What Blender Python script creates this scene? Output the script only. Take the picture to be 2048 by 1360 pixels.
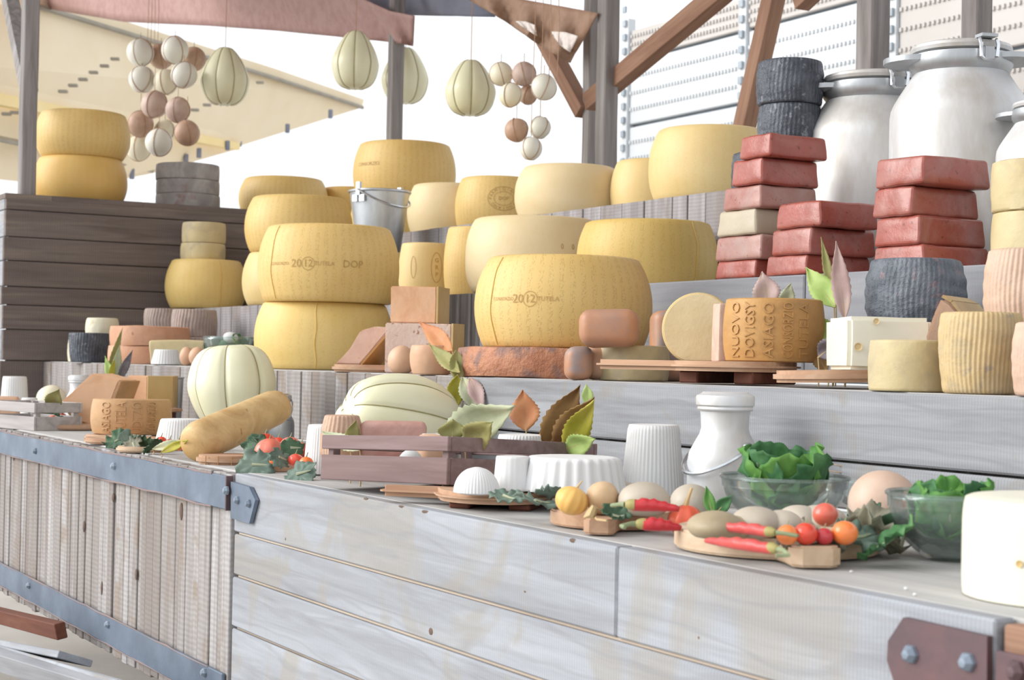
import bpy, bmesh, math, random
import numpy as np
from mathutils import Vector, Matrix, Euler, noise
random.seed(7)
for o in list(bpy.data.objects): bpy.data.objects.remove(o)
scene = bpy.context.scene
COL = scene.collection
PI = math.pi

# ------------------------------------------------------------------ camera
EYE = 1.35
FPX = 3263.0
_yw, _pi, _ro = [math.radians(a) for a in (59.7855, 0.7769, 1.1164)]
cf = np.array([-math.sin(_yw)*math.cos(_pi), math.cos(_yw)*math.cos(_pi), math.sin(_pi)])
_r0 = np.array([math.cos(_yw), math.sin(_yw), 0.0]); _u0 = np.cross(_r0, cf)
cr = math.cos(_ro)*_r0 + math.sin(_ro)*_u0
cu = math.cos(_ro)*_u0 - math.sin(_ro)*_r0
cam = bpy.data.cameras.new('camera'); camo = bpy.data.objects.new('camera', cam); COL.objects.link(camo)
cam.sensor_width = 36.0; cam.lens = 36.0*FPX/2048.0; cam.clip_end = 300
camo.matrix_world = Matrix(((cr[0], cu[0], -cf[0], 0), (cr[1], cu[1], -cf[1], 0), (cr[2], cu[2], -cf[2], EYE), (0, 0, 0, 1)))
cam.dof.use_dof = True; cam.dof.focus_distance = 3.7; cam.dof.aperture_fstop = 9.0
scene.camera = camo

# ------------------------------------------------------------------ world, sun, exposure
world = bpy.data.worlds.new('sky'); scene.world = world; world.use_nodes = True
bg = world.node_tree.nodes['Background']
bg.inputs[0].default_value = (0.93, 0.965, 1.0, 1); bg.inputs[1].default_value = 0.88
sun = bpy.data.lights.new('sun', 'SUN'); suno = bpy.data.objects.new('sun', sun); COL.objects.link(suno)
sun.energy = 2.25; sun.angle = math.radians(42); sun.color = (1.0, 0.98, 0.94)
suno.location = (-8, -10, 12)
suno.rotation_euler = Vector((0.52, 1.0, -0.52)).to_track_quat('-Z', 'Y').to_euler()
vs = scene.view_settings
vs.view_transform = 'Standard'; vs.look = 'None'; vs.gamma = 1.0; vs.use_curve_mapping = False
vs.exposure = 0.62

# ------------------------------------------------------------------ photograph-pixel to place helpers
def ray(px, py): return cf + cr*(px-1024)/FPX + cu*(680-py)/FPX
def onY(px, py, Y): d = ray(px, py); return d*Y/d[1]
def onX(px, py, X): d = ray(px, py); return d*X/d[0]
def onZ(px, py, Z): d = ray(px, py); return d*Z/d[2]
def atD(px, py, D): return ray(px, py)*D
def spotY(px, Y, z):
    n = FPX*cr - (px-1024)*cf
    return np.array([-(Y*n[1]+z*n[2])/n[0], Y, z])
def spotX(px, X, z):
    n = FPX*cr - (px-1024)*cf
    return np.array([X, -(X*n[0]+z*n[2])/n[1], z])
def mpp(P): return float(P@cf)/FPX            # metres for one photo pixel at P
def W(P): return Vector((P[0], P[1], P[2]+EYE))
def facing(P): return math.atan2(-P[1], -P[0])  # heading from P to the viewpoint
ROT_R = math.atan2(cr[1], cr[0])                 # heading of picture-right

Y0, Y1, Y2, Y3 = 1.32, 2.05, 2.70, 3.20
ZC, Z1, Z2, Z3 = -0.199*Y0, -0.0191*Y1, 0.0878*Y2, 0.1768*Y3
XW = spotY(88, Y1, Z1)[0]
Z4 = 0.776
XR = 0.4

# ------------------------------------------------------------------ materials
def lin(c):
    if isinstance(c, str): c = [int(c[i:i+2], 16) for i in (0, 2, 4)]
    return tuple((x/255/12.92 if x/255 <= .04045 else ((x/255+.055)/1.055)**2.4) for x in c) + (1,)
MATS = {}
class NT:
    def __init__(s, name):
        s.m = bpy.data.materials.new(name); s.m.use_nodes = True; s.t = s.m.node_tree
        s.b = s.t.nodes['Principled BSDF']; s.out = s.t.nodes['Material Output']
    def n(s, k, **kw):
        x = s.t.nodes.new(k)
        for a, v in kw.items():
            if a.startswith('i_'):
                key = a[2:]
                x.inputs[int(key) if key.isdigit() else key].default_value = v
            else: setattr(x, a, v)
        return x
    def l(s, a, b): s.t.links.new(a, b)
    def math(s, op, a, b=None):
        x = s.n('ShaderNodeMath', operation=op)
        for i, v in enumerate((a, b)):
            if v is None: continue
            if isinstance(v, (int, float)): x.inputs[i].default_value = v
            else: s.l(v, x.inputs[i])
        return x.outputs[0]
    def mix(s, f, a, b, blend='MIX'):
        x = s.n('ShaderNodeMix', data_type='RGBA', blend_type=blend)
        for i, v in ((0, f), (6, a), (7, b)):
            if isinstance(v, (int, float)): x.inputs[i].default_value = v
            elif isinstance(v, tuple): x.inputs[i].default_value = v
            else: s.l(v, x.inputs[i])
        return x.outputs[2]
    def ramp(s, f, stops):
        x = s.n('ShaderNodeValToRGB'); e = x.color_ramp.elements
        while len(e) < len(stops): e.new(.5)
        for q, (p, c) in zip(e, stops): q.position = p; q.color = c
        s.l(f, x.inputs[0]); return x.outputs[0]
    def coords(s, scale=(1, 1, 1), rnd=True):
        tc = s.n('ShaderNodeTexCoord'); v = tc.outputs['Object']
        if rnd:
            oi = s.n('ShaderNodeObjectInfo')
            r = s.math('MULTIPLY', oi.outputs['Random'], 37.0)
            a = s.n('ShaderNodeVectorMath', operation='ADD'); s.l(v, a.inputs[0]); s.l(r, a.inputs[1]); v = a.outputs[0]
        mp = s.n('ShaderNodeMapping'); mp.inputs['Scale'].default_value = scale; s.l(v, mp.inputs[0])
        return mp.outputs[0]
    def noise(s, vec, scale, detail=4, rough=.55, dist=0):
        x = s.n('ShaderNodeTexNoise'); x.inputs['Scale'].default_value = scale; x.inputs['Detail'].default_value = detail
        x.inputs['Roughness'].default_value = rough; x.inputs['Distortion'].default_value = dist
        s.l(vec, x.inputs['Vector']); return x.outputs['Fac']
    def bump(s, h, strength=.3, dist=.01):
        x = s.n('ShaderNodeBump'); x.inputs['Strength'].default_value = strength; x.inputs['Distance'].default_value = dist
        s.l(h, x.inputs['Height']); s.l(x.outputs[0], s.b.inputs['Normal'])
    def fin(s, col=None, rough=.6, metal=0, spec=.4):
        if col is not None: s.l(col, s.b.inputs['Base Color'])
        s.b.inputs['Roughness'].default_value = rough; s.b.inputs['Metallic'].default_value = metal
        s.b.inputs['Specular IOR Level'].default_value = spec
        MATS[s.m.name] = s.m; return s.m

def stuff_mat(name, c1, c2, scale=12, rough=.6, metal=0, bump=.25, bscale=60, speck=None, spec=.4, bdist=.005, sss=0, dust=None):
    t = NT(name); v = t.coords()
    n1 = t.noise(v, scale, 5, .6)
    col = t.ramp(n1, [(.32, lin(c1)), (.68, lin(c2))])
    if speck:
        sc, th, c3 = speck
        n2 = t.noise(v, sc, 3, .6)
        col = t.mix(t.ramp(n2, [(th, (0, 0, 0, 1)), (th+.07, (1, 1, 1, 1))]), col, lin(c3))
    if dust:      # dry bloom and stains on the rind
        n3 = t.noise(v, dust[0], 6, .68, .8)
        col = t.mix(t.ramp(n3, [(.47, (0, 0, 0, 1)), (.66, (dust[2],)*3+(1,))]), col, lin(dust[1]))
    if bump: t.bump(t.noise(v, bscale, 5, .65), bump, bdist)
    if sss:
        t.b.inputs['Subsurface Weight'].default_value = sss; t.b.inputs['Subsurface Radius'].default_value = (.02, .015, .01)
        t.b.inputs['Subsurface Scale'].default_value = .3
    return t.fin(col, rough, metal, spec)

def wood_mat(name, c1, c2, c3=None, axis='X', rough=.75, saw=0, vary=.25, bump=.35, patch=None):
    t = NT(name)
    lo, hi = 1.6, 26.0
    sc = {'X': (lo, hi, hi), 'Y': (hi, lo, hi), 'Z': (hi, hi, lo)}[axis]
    v = t.coords(sc)
    g = t.noise(v, 1.0, 6, .62, .6)
    col = t.ramp(g, [(.28, lin(c1)), (.55, lin(c2)), (.75, lin(c3 or c2))])
    vv = t.coords((1, 1, 1))
    if patch:
        pn = t.noise(vv, patch[1], 4, .6, 1.0)
        col = t.mix(t.ramp(pn, [(.54, (0, 0, 0, 1)), (.62, (patch[2],)*3+(1,))]), col, lin(patch[0]))
        # knots and growth figures
        kn = t.n('ShaderNodeTexWave', wave_type='RINGS'); kn.inputs['Scale'].default_value = 3.0
        kn.inputs['Distortion'].default_value = 9; kn.inputs['Detail'].default_value = 3; kn.inputs['Detail Scale'].default_value = 1.2
        kv = t.coords({'X': (.5, 2.5, 2.5), 'Y': (2.5, .5, 2.5), 'Z': (2.5, 2.5, .5)}[axis]); t.l(kv, kn.inputs['Vector'])
        col = t.mix(t.ramp(kn.outputs['Fac'], [(.0, (.35,)*3+(1,)), (.10, (0, 0, 0, 1))]), col, lin(c1))
    oi = t.n('ShaderNodeObjectInfo')
    col = t.mix(t.math('MULTIPLY', oi.outputs['Random'], vary), col, lin(c1))
    h = g
    if saw:
        w = t.n('ShaderNodeTexWave', bands_direction=axis); w.inputs['Scale'].default_value = saw
        w.inputs['Distortion'].default_value = 1.2; w.inputs['Detail'].default_value = 2
        t.l(vv, w.inputs['Vector'])
        h = t.math('ADD', g, t.math('MULTIPLY', w.outputs['Fac'], .35))
        col = t.mix(t.math('MULTIPLY', w.outputs['Fac'], .24), col, lin(c1))
    t.bump(h, bump, .004)
    return t.fin(col, rough, 0, .25)

def wheel_mat(name, c1, c2, dots=.5, cols=52, rows=70, rough=.5):
    t = NT(name); tc = t.n('ShaderNodeTexCoord'); sx = t.n('ShaderNodeSeparateXYZ'); t.l(tc.outputs['Object'], sx.inputs[0])
    th = t.math('ARCTAN2', sx.outputs[1], sx.outputs[0])
    vv = t.coords()
    n1 = t.noise(vv, 5, 5, .6)
    col = t.ramp(n1, [(.3, lin(c1)), (.7, lin(c2))])
    h = t.noise(vv, 90, 4, .6)
    if dots:
        cell = t.n('ShaderNodeCombineXYZ'); t.l(t.math('MULTIPLY', th, cols/6.283*6), cell.inputs[0]); t.l(t.math('MULTIPLY', sx.outputs[2], rows*2.6), cell.inputs[1])
        vo = t.n('ShaderNodeTexVoronoi'); vo.inputs['Scale'].default_value = 1.0; t.l(cell.outputs[0], vo.inputs['Vector'])
        d = t.ramp(vo.outputs['Distance'], [(.2, (1, 1, 1, 1)), (.55, (0, 0, 0, 1))])
        stripe = t.math('SINE', t.math('MULTIPLY', th, cols))
        st = t.ramp(t.math('ADD', t.math('MULTIPLY', stripe, .5), .5), [(.35, (0, 0, 0, 1)), (.6, (1, 1, 1, 1))])
        f = t.math('MULTIPLY', t.math('MULTIPLY', d, st), dots)
        dark = tuple(x*.6 for x in lin(c1)[:3])+(1,)
        col = t.mix(f, col, dark)
        h = t.math('SUBTRACT', t.math('MULTIPLY', h, .4), f)
    t.bump(h, .25, .003)
    return t.fin(col, rough, 0, .35)

def glass_mat():
    t = NT('glass'); nt = t.t
    tr = t.n('ShaderNodeBsdfTransparent'); tr.inputs[0].default_value = (.92, .96, .95, 1)
    gl = t.n('ShaderNodeBsdfGlossy'); gl.inputs['Roughness'].default_value = .06
    df = t.n('ShaderNodeBsdfDiffuse'); df.inputs[0].default_value = (.75, .85, .84, 1)
    lw = t.n('ShaderNodeLayerWeight'); lw.inputs[0].default_value = .25
    m0 = t.n('ShaderNodeMixShader'); m0.inputs[0].default_value = .07; t.l(tr.outputs[0], m0.inputs[1]); t.l(df.outputs[0], m0.inputs[2])
    m1 = t.n('ShaderNodeMixShader'); t.l(t.math('ADD', t.math('MULTIPLY', lw.outputs['Fresnel'], .7), .04), m1.inputs[0])
    t.l(m0.outputs[0], m1.inputs[1]); t.l(gl.outputs[0], m1.inputs[2]); t.l(m1.outputs[0], t.out.inputs[0])
    MATS['glass'] = t.m; return t.m

def leaf_mat(name, c1, c2, c3=None):
    t = NT(name); v = t.coords()
    n1 = t.noise(v, 14, 4, .6)
    col = t.ramp(n1, [(.35, lin(c1)), (.6, lin(c2)), (.8, lin(c3 or c2))])
    t.bump(t.noise(v, 120, 3), .3, .002)
    t.b.inputs['Transmission Weight'].default_value = 0
    m = t.fin(col, .55, 0, .3)
    tl = t.n('ShaderNodeBsdfTranslucent'); t.l(col, tl.inputs[0])
    mx = t.n('ShaderNodeMixShader'); mx.inputs[0].default_value = .3
    t.l(t.b.outputs[0], mx.inputs[1]); t.l(tl.outputs[0], mx.inputs[2]); t.l(mx.outputs[0], t.out.inputs[0])
    return m

M = MATS
wood_mat('dark_wood', '615652', '7a6f6b', '8f8474', 'Y', saw=28, vary=.35)
wood_mat('white_wood_x', '85868b', 'a4a8af', 'b6bac1', 'X', saw=48, vary=.25, patch=('9d9382', 3.0, .5))
wood_mat('white_wood_z', '7f7671', 'a5a2a2', 'b9b8ba', 'Z', saw=24, vary=.85, patch=('8d7c6c', 3.2, .7))
wood_mat('grey_wood_x', '7f8085', '97989d', 'a6a6a9', 'X', saw=70, vary=.25)
wood_mat('grey_wood_z', '807a7a', 'a3a0a3', 'b3b1b3', 'Z', saw=26, vary=.6, patch=('8d7b6e', 3, .5))
wood_mat('weathered_wood_z', '3d3836', '6e6866', 'a5a4a6', 'Z', vary=.3)
wood_mat('top_wood', 'a3a2a1', 'b6b4b2', 'c2bfbc', 'X', vary=.1, bump=.2)
wood_mat('knot_wood', '5a4a42', '6e5b50', '7d6a5e', 'Z', vary=.2)
wood_mat('step_wood_x', '7b7b7f', '999b9f', 'abadb1', 'X', saw=48, vary=.25, patch=('8f8678', 3.0, .5))
wood_mat('raw_edge_wood', '8f8274', 'b5a696', 'c2b6a8', 'X', vary=.2)
wood_mat('post_wood', '6c6663', '918c8b', 'a8a5a6', 'Z', vary=.25)
wood_mat('brace_wood', '7c5c4b', '9a7864', 'a98a76', 'X', vary=.25)
wood_mat('red_plank', '553024', '6b4233', '7a5243', 'X', vary=.2)
wood_mat('board_wood', 'a58067', 'bd9b80', 'c8aa92', 'X', vary=.2, bump=.15)
wood_mat('board_wood_pale', 'b89c80', 'cab298', 'd3bfa8', 'X', vary=.2, bump=.15)
wood_mat('crate_wood', '6c5856', '84706f', '938081', 'X', vary=.2, bump=.2)
wood_mat('crate_wood_grey', '938d8c', 'b3adab', 'c0bcba', 'X', vary=.2, bump=.2)
def iron(name, c1, c2, c3):
    t = NT(name); v = t.coords(); n1 = t.noise(v, 6, 5, .6)
    col = t.ramp(n1, [(.3, lin(c1)), (.6, lin(c2)), (.74, lin(c3))])
    t.bump(t.noise(v, 80, 4), .2, .002); return t.fin(col, .5, .25, .5)
iron('iron_blue', '556070', '6c798a', '7f8b99'); iron('iron_rust', '47434b', '6a5052', '8c4c3f'); iron('bolt_iron', '5f6a78', '8a96a4', '9aa5b2')
stuff_mat('rust_edge', '8a8082', '98807a', 30)
def alu(name, c1, c2, rough, metal=.85):
    t = NT(name); v = t.coords((1, 1, .35)); n1 = t.noise(v, 7, 5, .65)
    col = t.ramp(n1, [(.3, lin(c1)), (.62, lin(c2))]); t.bump(t.noise(v, 120, 3), .06, .002)
    return t.fin(col, rough, metal, .5)
alu('aluminium', 'bab5ad', 'd8dadd', .5, .35); alu('aluminium_dark', '9a9da0', 'b9bdc1', .45, .8); alu('zinc', '9ea3a8', 'ced3d8', .38); alu('steel', 'c2c6ca', 'dfe2e5', .25, 1)
wheel_mat('rind_gold', 'd2b06c', 'dbbd7d', .42)
wheel_mat('rind_gold_plain', 'd8b970', 'e0c585', .18, 40, 60)
wheel_mat('rind_pale', 'd5b97e', 'dcc591', .12, 40, 60)
wheel_mat('rind_cream', 'd6bf92', 'dfcca6', 0)
wheel_mat('rind_amber', 'd0a75c', 'dab670', .12, 40, 50)
wheel_mat('rind_olive', 'c6a65c', 'd0b370', .3, 44, 70)
stuff_mat('ink', 'ad8b50', 'b8975c', 30, bump=0)
stuff_mat('seam', 'd6b468', 'c8a458', 30, bump=0)
stuff_mat('provolone', 'dcdab6', 'e5e3c8', 4, .38, bump=.05, spec=.5, sss=.1)
stuff_mat('provolone_white', 'dcdacd', 'e6e5dd', 5, .42, bump=.05, sss=.1)
stuff_mat('ball_cream', 'e1d9bd', 'ebe5cf', 5, .42, bump=.05)
stuff_mat('ball_mauve', 'b79d90', 'c8b2a6', 9, .5, bump=.1, dust=(12, 'a88c80', 0.5))
stuff_mat('ball_tan', 'b3927c', 'c4a590', 9, .5, bump=.1, dust=(12, 'a5846c', 0.5))
stuff_mat('cord', 'b08c70', '9a765c', 40, bump=0); stuff_mat('cord_green', 'a89f72', '93895e', 40, bump=0)
stuff_mat('ricotta', 'd6d6d5', 'dededf', 10, .6, bump=.12, bscale=50, sss=.15)
stuff_mat('black_rind', '363a43', '565c66', 18, .4, bump=1, bscale=34, speck=(30, .62, '7c828a'), bdist=.01, dust=(9, '6a7078', 0.5))
stuff_mat('grey_rind', '4c535c', '6f757f', 16, .5, bump=1, bscale=34, speck=(22, .6, '8a7478'), bdist=.01, dust=(9, '80858c', 0.5))
stuff_mat('red_wax', '8e4438', 'a3584c', 10, .28, bump=.3, bscale=25, speck=(70, .63, '6e332c'), spec=.5, dust=(7, 'a88078', 0.45))
stuff_mat('red_wax_pale', '9a655c', 'af887e', 9, .35, bump=.3, bscale=25, speck=(60, .62, '8a4c44'), dust=(7, 'a69a94', 0.5))
stuff_mat('wax_mould', 'aea28e', 'b8ad98', 9, .4, bump=.3, bscale=25, speck=(6, .5, '945648'))
stuff_mat('terracotta', 'be8868', 'cd9f82', 9, .6, bump=.3, bscale=30, speck=(24, .66, '9a6a50'), dust=(9, 'a88470', 0.5))
stuff_mat('rind_orange_rough', 'a26a4e', 'c08a6c', 11, .65, bump=1, bscale=20, speck=(9, .52, '8a6a60'), bdist=.014)
stuff_mat('paste_orange', 'd9ab84', 'e0b999', 10, .6, bump=.3, bscale=40, speck=(55, .70, 'b07050'), dust=(8, 'c28a64', 0.45))
stuff_mat('paste_holes', 'd3b8aa', 'dfc9bc', 9, .65, bump=.5, bscale=60, speck=(34, .6, '9a6850'), dust=(8, 'c9a190', 0.5))
stuff_mat('paste_pink', 'cfae9c', 'dabdad', 9, .6, bump=.3, bscale=50, speck=(60, .68, 'b08a7c'), dust=(8, 'b98f7c', 0.5))
stuff_mat('paste_yellow', 'd6bf90', 'dfcda6', 7, .6, bump=.4, bscale=26)
stuff_mat('rind_olive_plain', 'b79a62', 'c6ab76', 10, .55, bump=.2)
stuff_mat('rind_brown', 'ad7f48', 'c2965c', 9, .55, bump=.35, bscale=40, dust=(8, '94744e', 0.5))
stuff_mat('rind_tan_letter', 'b48a5e', 'c49d74', 9, .6, bump=.3, bscale=40, dust=(8, 'a08462', 0.5))
stuff_mat('smoked', 'a97556', 'bb8d70', 6, .45, bump=.2, bscale=20, speck=(7, .52, '9c8a85'), dust=(7, '8f8079', 0.55))
stuff_mat('smoked_pale', 'c79c7d', 'd3ae92', 6, .5, bump=.2, bscale=20, dust=(9, 'b79c8c', 0.4))
stuff_mat('basket_yellow', 'b99e70', 'cdb68a', 10, .6, bump=.5, bscale=40, speck=(26, .66, 'a39480'), dust=(12, '9a9080', 0.55))
stuff_mat('basket_pink', 'bd9c84', 'd0b49f', 10, .6, bump=.5, bscale=40, dust=(12, 'b9a296', 0.5))
stuff_mat('mould_yellow', 'c0ae82', 'cfc099', 7, .6, bump=.3, bscale=40, speck=(9, .6, 'b5a888'), dust=(9, 'a89c86', 0.6))
stuff_mat('cream_rind', 'd8d1b6', 'e0dbc6', 8, .55, bump=.2, speck=(12, .66, 'c9bd9c'), dust=(9, 'b9b29c', 0.5))
stuff_mat('butter_white', 'd9d6c4', 'e0ded0', 8, .5, bump=.1, sss=.1)
stuff_mat('brown_ridged', '97867f', 'b0a097', 12, .65, bump=.5, dust=(10, '84756f', 0.5))
stuff_mat('disc_grey', '85807f', 'a09b99', 8, .65, bump=.5, speck=(7, .6, '8a7570'), dust=(8, 'b9b6b4', 0.5))
stuff_mat('beige_ridged', 'b7937a', 'c6a68f', 12, .6, bump=.5, dust=(12, 'a88a76', 0.5))
stuff_mat('ham_pink', 'b98c80', 'c8a297', 9, .5, bump=.3, dust=(10, 'a87a70', 0.6))
stuff_mat('loaf', 'c0985f', 'dfc696', 4, .5, bump=.4, bscale=40, speck=(20, .66, 'a87b48'), dust=(7, 'ac8350', 0.6))
stuff_mat('scamorza', 'b6ab9b', 'c6bdb0', 7, .5, bump=.2, bscale=20, dust=(8, 'a29684', 0.5))
stuff_mat('scamorza_dark', '9f8f74', 'b5a588', 7, .5, bump=.25, bscale=20, dust=(8, '8a7c64', 0.5))
stuff_mat('pinkish_round', 'c4a692', 'd6c0b0', 5, .45, bump=.15, dust=(5, 'd9cfc8', 0.6))
stuff_mat('tomato_red', 'd8402f', 'e05a42', 6, .25, bump=0, spec=.6); stuff_mat('tomato_orange', 'e8763a', 'ee8a4c', 6, .25, bump=0, spec=.6); stuff_mat('tomato_dark', 'b8303a', 'c43f42', 6, .25, bump=0, spec=.6)
stuff_mat('tomato_pink', 'd8604f', 'e27c66', 6, .3, bump=0, spec=.6)
stuff_mat('chili', 'b5232e', 'c93a3e', 8, .3, bump=.4, bscale=25, spec=.5); stuff_mat('chili_dry', 'b8393d', 'cb5650', 12, .35, bump=.5, bscale=25)
stuff_mat('stem_green', '7a8560', '96a07c', 12, .6); stuff_mat('stem_yellow', '9a9058', 'aea36a', 12, .6); stuff_mat('stem_tan', 'b59a6a', 'c9b084', 12, .6)
stuff_mat('gourd', 'dba246', 'e8bd74', 7, .4, bump=.1); stuff_mat('onion_skin', 'b08d66', 'cdb08c', 9, .5, bump=.2, dust=(10, '8f7252', 0.5)); stuff_mat('pumpkin_red', 'd2513a', 'dd6a4e', 6, .3, bump=.1)
leaf_mat('lettuce', '4a8540', '74a855', '95c06c'); leaf_mat('lettuce_dark', '3f6e48', '5c8f5c', '80aa70')
leaf_mat('herb', '465f4a', '607f62', '7e9a7c'); leaf_mat('herb_grey', '6f8478', '879a8c', 'a1ad9e'); leaf_mat('herb_dull', '7c7a68', '9a9684', 'aca890')
leaf_mat('leaf_olive', '9a9a60', 'b2ac74', 'c2b884'); leaf_mat('leaf_yellow', 'b8b440', 'ccc45c', 'c0a860'); leaf_mat('leaf_green', 'a5c06a', 'c0d488', 'd0d890')
leaf_mat('leaf_pale', 'b9bfa0', 'ccd0b2', 'd6d0a8'); leaf_mat('leaf_pink', 'bfa09c', 'cdb4ae', 'd6bfa8'); leaf_mat('leaf_orange', 'd08a60', 'd89f70', 'd9a0a0')
leaf_mat('leaf_brown', '94704c', 'b0905e', '8f6a5a'); leaf_mat('leaf_plum', '6f6a74', '938d94', 'a09ca4')
glass_mat()
leaf_mat('tarp_brown', 'b8948f', 'c4a29d'); leaf_mat('tarp_tan', 'b08f78', 'bf9f8a'); stuff_mat('tarp_patch', 'd8cdc6', 'eee8e4', 60, .8)
stuff_mat('tarp_blue', '6f7486', '868a99', 4, .8)
stuff_mat('pavilion_cream', 'e6d5b6', 'ecdec4', 1.2, .8, bump=0); stuff_mat('pavilion_beam', 'e8cf94', 'eedaa8', 2, .8, bump=0); stuff_mat('pavilion_dark', '8d8678', '9b9488', 5)
stuff_mat('shutter_white', 'c6cace', 'd2d6da', .8, .45, bump=.05); stuff_mat('shutter_beige', 'b6b1ad', 'c2bdba', .8, .5, bump=.05); stuff_mat('shutter_joint', '8f9aa5', 'a9b2ba', 6)
stuff_mat('ground', 'b3aca4', 'c4beb6', 2, .9); stuff_mat('roof_cloth', 'a58f84', 'b39e94', 3, .9); stuff_mat('rope', 'b0a28e', 'a3947f', 30)

# ------------------------------------------------------------------ mesh helpers
def setp(o, label=None, cat=None, group=None, kind=None):
    if label: o['label'] = label
    if cat: o['category'] = cat
    if group: o['group'] = group
    if kind: o['kind'] = kind
    return o
def empty(name, loc, label=None, cat=None, rot=(0, 0, 0), group=None, kind=None):
    o = bpy.data.objects.new(name, None); COL.objects.link(o); o.location = loc; o.rotation_euler = rot
    o.empty_display_size = .05
    return setp(o, label, cat, group, kind)
def link(name, me, mat, parent=None, loc=(0, 0, 0), rot=(0, 0, 0)):
    if isinstance(mat, str): mat = MATS[mat]
    if not me.materials: me.materials.append(mat)
    o = bpy.data.objects.new(name, me); COL.objects.link(o); o.location = loc; o.rotation_euler = rot
    if parent: o.parent = parent
    return o
def mesh(v, f, smooth=True, angle=40):
    me = bpy.data.meshes.new('m'); me.from_pydata([tuple(p) for p in v], [], f); me.validate()
    bm = bmesh.new(); bm.from_mesh(me); bmesh.ops.recalc_face_normals(bm, faces=bm.faces[:]); bm.to_mesh(me); bm.free()
    if smooth: me.shade_smooth(); me.set_sharp_from_angle(angle=math.radians(angle))
    return me
class MB:
    def __init__(s): s.v = []; s.f = []
    def add(s, v, f):
        b = len(s.v); s.v += [tuple(p) for p in v]; s.f += [tuple(b+i for i in q) for q in f]; return s
    def box(s, c, d, rot=None):
        v = []
        for x in (-.5, .5):
            for y in (-.5, .5):
                for z in (-.5, .5):
                    p = Vector((x*d[0], y*d[1], z*d[2]))
                    if rot is not None: p = rot @ p
                    v.append(p+Vector(c))
        return s.add(v, [(0, 1, 3, 2), (4, 6, 7, 5), (0, 4, 5, 1), (2, 3, 7, 6), (0, 2, 6, 4), (1, 5, 7, 3)])
    def tube(s, pts, rad, n=6, close=False):
        pts = [Vector(p) for p in pts]; L = len(pts)
        if not hasattr(rad, '__len__'): rad = [rad]*L
        vs_, fs = [], []; up = Vector((.13, .37, .92)).normalized()
        for i, p in enumerate(pts):
            a = pts[(i-1) % L if close else max(i-1, 0)]; b = pts[(i+1) % L if close else min(i+1, L-1)]
            t = (b-a)
            t = t.normalized() if t.length > 1e-9 else Vector((0, 0, 1))
            x = t.cross(up)
            if x.length < .05: x = t.cross(Vector((1, 0, 0)))
            x.normalize(); y = t.cross(x)
            for k in range(n):
                q = 2*PI*k/n; vs_.append(p+(x*math.cos(q)+y*math.sin(q))*rad[i])
        for i in range(L if close else L-1):
            j = (i+1) % L
            for k in range(n): fs.append((i*n+k, i*n+(k+1) % n, j*n+(k+1) % n, j*n+k))
        if not close: fs += [tuple(range(n))[::-1], tuple((L-1)*n+k for k in range(n))]
        return s.add(vs_, fs)
    def lathe(s, prof, n=48, rf=None, axis=None):
        vs_, fs = [], []; rings = []
        for i, (r, z) in enumerate(prof):
            if r < 1e-6: vs_.append(Vector((0, 0, z))); rings.append([len(vs_)-1])
            else:
                R = []
                for k in range(n):
                    th = 2*PI*k/n; q = r*(rf(th, i/(len(prof)-1), z) if rf else 1)
                    vs_.append(Vector((q*math.cos(th), q*math.sin(th), z))); R.append(len(vs_)-1)
                rings.append(R)
        for a, b in zip(rings, rings[1:]):
            if len(a) == 1 and len(b) == 1: continue
            for k in range(n):
                j = (k+1) % n
                if len(a) == 1: fs.append((a[0], b[j], b[k]))
                elif len(b) == 1: fs.append((a[k], a[j], b[0]))
                else: fs.append((a[k], a[j], b[j], b[k]))
        if axis is not None: vs_ = [axis @ p for p in vs_]
        return s.add(vs_, fs)
    def prism(s, poly, z0, z1):
        n = len(poly)
        return s.add([(x, y, z0) for x, y in poly]+[(x, y, z1) for x, y in poly],
                     [tuple(range(n))[::-1], tuple(range(n, 2*n))]+[(i, (i+1) % n, n+(i+1) % n, n+i) for i in range(n)])
    def jig(s, amp, sc, seed=0):
        out = []
        for p in s.v:
            q = Vector(p)
            d = noise.noise_vector(q*sc+Vector((seed*3.1, seed*7.7, seed)))
            out.append(q+d*amp)
        s.v = out; return s
    def me(s, smooth=True, angle=40): return mesh(s.v, s.f, smooth, angle)
def rbox_me(d, bev=.004, seg=1, jig=0, sub=0, seed=0, taper=0, jf=9):
    bm = bmesh.new(); bmesh.ops.create_cube(bm, size=1)
    for v in bm.verts:
        k = 1-taper*(v.co.z+.5) if taper else 1
        v.co = Vector((v.co.x*d[0]*k, v.co.y*d[1]*k, v.co.z*d[2]))
    if bev: bmesh.ops.bevel(bm, geom=bm.edges[:], offset=bev, segments=seg, affect='EDGES', profile=.5)
    if sub: bmesh.ops.subdivide_edges(bm, edges=bm.edges[:], cuts=sub, use_grid_fill=True)
    if jig:
        for v in bm.verts: v.co += noise.noise_vector(v.co*jf+Vector((seed, seed*2, 0)))*jig
    me = bpy.data.meshes.new('m'); bm.to_mesh(me); bm.free(); me.shade_smooth(); me.set_sharp_from_angle(angle=math.radians(35)); return me
def plank(name, x0, x1, y0, y1, z0, z1, mat, parent, bev=.003):
    """a board between two world corners; z is eye-relative"""
    c = Vector(((x0+x1)/2, (y0+y1)/2, (z0+z1)/2+EYE)); d = (abs(x1-x0), abs(y1-y0), abs(z1-z0))
    if parent: c = parent.matrix_world.inverted() @ c if False else c-parent.location
    return link(name, rbox_me(d, min(bev, min(d)*.3)), mat, parent, c)

# ================================================================== SETTING
setp(link('floor', rbox_me((70, 70, .1), 0), 'ground', None, (-12, 8, -.05)), kind='structure')
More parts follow.
